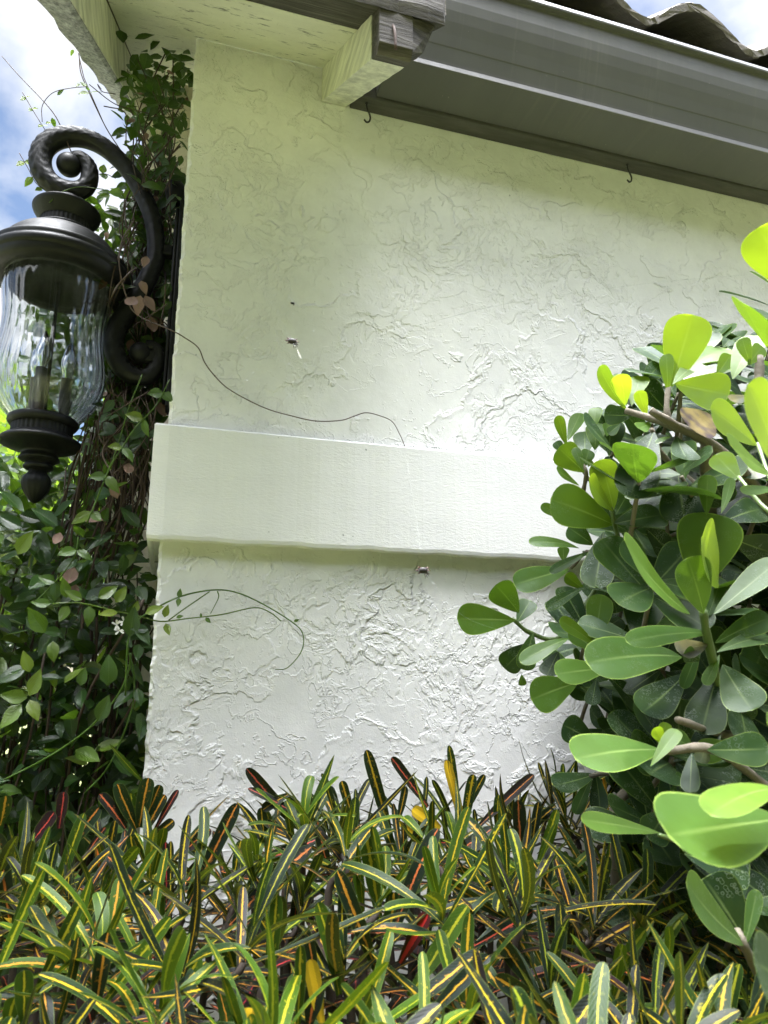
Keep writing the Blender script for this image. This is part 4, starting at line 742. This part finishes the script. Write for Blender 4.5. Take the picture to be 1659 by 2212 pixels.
# dry leaves
A2p = lambda x, y: (x*.2929, 486+y*.2929)
for a, b, L_, dx, dz in ((1040,410,.035,.4,-1), (1035,520,.050,-.1,-1), (1070,520,.045,.5,-1), (790,50,.02,0,-1), (1085,230,.035,-.2,-1), (865,2020,.040,-.3,.8), (600,2160,.04,1,0)): jleaf(vd, at(*A2p(a, b), y=.02), V(dx, -.15, dz), V(0, -1, .3), L_, vr(.5, 1))
for fx, fy, L_ in ((160, 1225, .05), (165, 1262, .035), (130, 1150, .035), (290, 640, .05)): jleaf(vd, at(fx, fy, y=-.02), V(-.2, -.2, -1), V(0, -1, .3), L_, .4, None, w_oval, 1.2)
# yellow-green shoots hanging below the lantern and crossing the hedge
G5 = lambda x, y: (x*.4231, 1080+y*.4231)
va = MB(); strand([at(*A2p(*q), y=.0) for q in ((1250,1140),(1150,1330),(1010,1480),(900,1640),(800,1810),(700,2060),(640,2200))], [.0012, .0018], 5, .8, .036, va, va); strand([at(*A2p(*q), y=.02) for q in ((1050,1100),(950,1350),(870,1620),(790,1830),(690,2080))], .0014, 0, stem=va)
strand([at(*G5(*q), y=-.03) for q in ((400,190),(380,290),(300,400),(180,520))], .0012, 2, .7, .036, va, va)
sh = [at(*G5(*q), y=-.035) for q in ((270,530),(380,525),(480,540),(600,570),(700,590),(820,620),(960,605),(1130,585),(1300,550),(1380,575),(1435,618))]
tube(vy, sh, [.0016, .0010], 6, 5, b=(.85, 0, 0))
big = [at(*G5(*q), y=-.04) for q in ((640,1000),(655,720),(700,620),(800,550),(930,490),(1080,460),(1200,470),(1330,525),(1480,615),(1545,680),(1540,770),(1470,855),(1405,865))]
vb = MB(); tube(vb, big, [.0019, .0009], 6, 5, b=(.8, 0, 0)); tube(vb, [at(*G5(*q), y=-.038) for q in ((860,615),(950,550),(1070,468))], .0011, 6, 5, b=(.8, 0, 0)); tube(vb, [at(*G5(*q), y=-.038) for q in ((1110,465),(1115,500),(1075,580))], [.0012, .0006], 6, 5, b=(.8, 0, 0))
vc = MB(); tube(vc, [at(*G5(*q), y=-.02) for q in ((20,1430),(250,1310),(450,1170),(600,1000),(660,860),(665,780))], .0018, 6, 5, b=(.8, 0, 0)); tube(vc, [at(*G5(*q), y=-.01) for q in ((660,780),(685,900),(670,1080),(560,1350),(430,1500))], .0014, 6, 5, b=(.8, 0, 0))
for x_, y_, dx, dz, L_, age in ((340,500,-.2,.8,.034,.85), (260,530,-1,0,.030,.75), (350,540,-.3,-.6,.030,.85), (420,510,-.6,.3,.032,.85), (500,500,.8,.5,.036,.85), (455,540,.1,-1,.034,.82), (590,525,.4,.7,.032,.93), (600,575,-.7,-.1,.030,1), (690,575,.1,.9,.020,1), (740,580,.8,.35,.032,.95), (840,600,.15,.9,.022,1), (845,630,.3,-.7,.022,.97), (915,500,0,.9,.016,.8), (915,500,-.1,-.8,.016,.8), (1025,600,0,.8,.008,.8), (1050,600,.4,-.5,.013,.8), (900,600,.8,.2,.012,.8), (1500,620,.9,.3,.010,.8), (660,700,.1,.8,.05,.5), (700,640,.5,-.8,.04,.4), (760,660,-1,0,.03,.35), (230,680,-.3,.4,.05,.82), (270,720,.1,-1,.034,.86), (150,880,-.3,.8,.035,.95), (150,1000,.4,.9,.045,.9), (140,1010,-1,.1,.04,.85), (150,1020,.5,-.9,.036,.95), (110,1040,-.6,-1,.045,.85), (410,950,.1,.8,.03,.7), (500,1130,.3,.8,.045,.6), (550,950,0,1,.05,.65), (90,280,.4,.9,.045,.9), (700,960,.2,-.9,.03,.35)):
    jleaf(vy, at(*G5(x_, y_), y=-.045), nrm(V(dx, -.15, dz)), nrm(V(.1, -1, .35)+rv3(.3)), L_*1.1, age, L_*.62)
vine = empty('climbing_vine', (-.10, .12, 0), 'tangled leafy vine climbing the house corner behind the lantern', 'vine')
for k in range(9): strand([V(-.08-.02*k, .1+.03*k, 0), V(-.1-.02*k, .15, .5), V(-.12, .2, 1.0)+rv3(.06), V(-.1, .2, 1.6)+rv3(.06)], [.007, .003])
part(vsn, 'stems', M['vstem'], vine, smooth=True); part(vl, 'foliage', M['jas'], vine, smooth=True)
o = part(vy, 'young_shoots', M['jas'], vine, smooth=True); o['label'] = 'yellow-green leafy young shoot crossing the hedge to the wall'
part(vz, 'tendril', M['jas'], vine, smooth=True)
o = part(vb, 'arching_shoot', M['jas'], vine, smooth=True); o['label'] = 'long thin green shoot curling in a hook in front of the lower wall'
o = part(vc, 'hedge_runner', M['jas'], vine, smooth=True); o['label'] = 'thin green runner slanting over the dark hedge'
o = part(va, 'hanging_shoot', M['jas'], vine, smooth=True); o['label'] = 'yellow-green shoots hanging below the lantern'
o = part(vd, 'dry_leaves', M['dry'], vine, smooth=True); o['label'] = 'curled brown dead leaves'
rn = MB(); Q2 = lambda x, y: at((700+x*.663)*.54, (1000+y*.663)*.54, y=-.012)
pts = [at(*A2p(*q), y=.03) for q in ((970,-10),(900,120),(880,300),(930,520),(1010,660))]+[Q2(-20, 485)]+[Q2(*q) for q in ((60,530),(140,590),(180,680),(240,760),(312,830),(420,895),(560,960),(700,1000),(850,1032),(1000,1028),(1080,1003),(1150,982),(1230,998),(1310,1035),(1355,1110),(1385,1180),(1397,1236))]
tube(rn, pts, [.0016, .0013, .0012, .0010], 6, 6)
for i in (9, 14, 16): ball(rn, pts[i], .0017, 5)
o = part(rn, 'runner', M['tendril'], vine, smooth=True); o['label'] = 'long bare brown runner trailing across the wall'
# ------------------------------------------------------------------ far background
def tree(x, y, h, r, n, label, seed):
    rr = random.Random(seed); o = empty('broadleaf_tree', (x, y, 0), label, 'tree', 'trees beyond the garden'); t_ = MB(); l_ = MB()
    tube(t_, [V(x, y, 0), V(x+.1, y, h*.3), V(x, y+.1, h*.62)], [.16, .08], 8, 4)
    for i in range(7):
        a = rr.random()*6.28; tube(t_, [V(x, y, h*(.3+.04*i)), V(x+r*.4*math.cos(a), y+r*.4*math.sin(a), h*.6), V(x+r*.7*math.cos(a), y+r*.7*math.sin(a), h*.75)], [.06, .02], 6, 3)
    cl = [(V(x, y, h*.66)+V(rr.gauss(0, .42)*r, rr.gauss(0, .42)*r, rr.gauss(0, .22)*h*.6), rr.uniform(.25, .5)*r, rr.random()) for _ in range(26)]
    for i in range(n):
        c, q, ag = rr.choice(cl); d = V(rr.gauss(0, 1), rr.gauss(0, 1), rr.gauss(0, 1)); d = nrm(d); p = c+d*q*rr.random()**.4
        nr = V(rr.uniform(-1, 1), rr.uniform(-1, 1), rr.uniform(-.2, 1)); leaf(l_, p, d+V(0, 0, -.3), nr, rr.uniform(.12, .2), .08, w_oval, 3, 1, .2, -.3, 0, (min(1, max(0, ag+rr.uniform(-.2, .2))), 0, 0))
    part(t_, 'trunk', M['bark'], o, smooth=True); part(l_, 'crown', M['bgl'], o, smooth=True)
tree(-3.3, 4.3, 3.6, 1.5, 5200, 'sunlit yellow-green tree seen beyond the lantern at the left edge', 1)
tree(-1.1, 6.2, 4.3, 1.2, 4200, 'dark green tree glimpsed through the vine beside the wall corner', 2)
# ------------------------------------------------------------------ spiders and their webs
def spider(px, py, y, r, label):
    c = at(px, py, y=y); o = empty('spider', c, label, 'spider', 'spiders hanging in front of the wall'); b = MB(); ball(b, c, r, 8)
    m_ = np.array(b.v[0]); m_ = c+(m_-c)*V(1.25, .7, .8); b.v[0] = m_; part(b, 'abdomen', M['bug'], o, smooth=True)
    s_ = MB()
    for a in (0, .7, 2.44, 3.14, 3.9, 5.5): tube(s_, [c+V(math.cos(a), 0, math.sin(a)*.7)*r, c+V(math.cos(a), 0, math.sin(a)*.7)*r*2.0], [r*.3, r*.04], 6, 1)
    part(s_, 'spine', M['bugred'], o, smooth=True)
    l_ = MB()
    for i in range(8):
        a = -1.2+.34*i if i < 4 else 1.9+.34*(i-4); tube(l_, [c, c+V(math.cos(a)*r*1.1, -.3*r, math.sin(a)*r-.4*r), c+V(math.cos(a)*r*1.7, 0, math.sin(a)*r*1.5-.6*r)], r*.09, 4, 3)
    part(l_, 'legs', M['bug'], o); return c
c1 = spider(631, 737, -.76, .0036, 'small black spiny spider hanging in front of the upper wall'); c2 = spider(914, 1232, -.80, .0036, 'small dark spider hanging just under the trim board'); c3 = spider(632, 655, -.15, .0026, 'tiny reddish spider highest on the upper wall')
def web(name, label, lines, tufts, y, rad_=.00004):
    mb = MB(); lines = [[at(a, b, y=y+d) for a, b, d in q] for q in lines]
    for q in lines: tube(mb, q, rad_, 3, 4)
    o = empty(name, lines[0][0], label, 'spider web'); part(mb, 'threads', M['silk'], o)
    if tufts:
        for a, b, dx, dz in tufts:
            t_ = MB(); p = at(a, b, y=y); d = nrm(V(dx, 0, dz)); tube(t_, [p-d*.0008, p, p+d*.0008], [.0001, .00034, .0001], 5, 2)
            part(t_, 'silk_tuft', M['silk'], o)
TF = [((700+x*.663)*.54, (1000+y*.663)*.54, dx, dz) for x, y, dx, dz in ((435,532,0,1),(480,597,1,.3),(612,547,.3,1),(690,608,0,1),(745,572,.1,1),(762,630,.5,-1),(798,707,.5,-1),(688,685,0,1),(728,690,0,1),(715,755,0,1),(680,775,0,1),(712,797,0,1),(678,858,0,1),(835,490,1,.2),(825,420,.6,1),(712,387,0,1),(890,362,1,0),(970,467,1,0),(300,672,1,.5),(470,740,1,1),(495,717,1,1),(418,785,1,1),(415,808,1,1),(435,787,1,.8),(310,882,1,1),(372,858,.6,1),(252,1005,.2,1),(190,1078,1,1),(670,1008,0,1),(695,940,0,1),(838,795,.3,1),(875,885,1,.4),(600,275,1,-.2))]
web('spider_web', 'fine web with white silk tufts round the black spider on the upper wall', [[(780, 250, .02), (735, 400, 0), (700, 560, 0), (631, 737, 0)], [(631, 737, 0), (625, 850, 0), (640, 975, .0)], [(631, 737, 0), (560, 790, 0), (480, 905, .1)], [(631, 737, 0), (700, 830, 0), (900, 990, .3)], [(631, 737, 0), (480, 450, .1), (430, 300, .3)], [(631, 737, 0), (590, 650, 0), (632, 655, 0)]], TF, -.76)
web('spider_web', 'single long silk thread slanting from the round-leaved shrub across the wall', [[(1659, 590, -.1), (1400, 612, 0), (1100, 655, .1), (914, 700, .3)]], [], -.45, .00016)
web('spider_web', 'short bright silk thread high on the left of the upper wall', [[(440, 410, .1), (512, 482, .12), (600, 570, .16)]], [], -.45, .0002)
web('spider_web', 'nearly invisible threads holding the dark spider under the trim board', [[(914, 1232, 0), (905, 1160, 0), (880, 1000, .2)], [(914, 1232, 0), (1000, 1330, 0), (1110, 1370, .15)]], [(899, 1163, 1, 0), (925, 1290, 0, 1)], -.80)
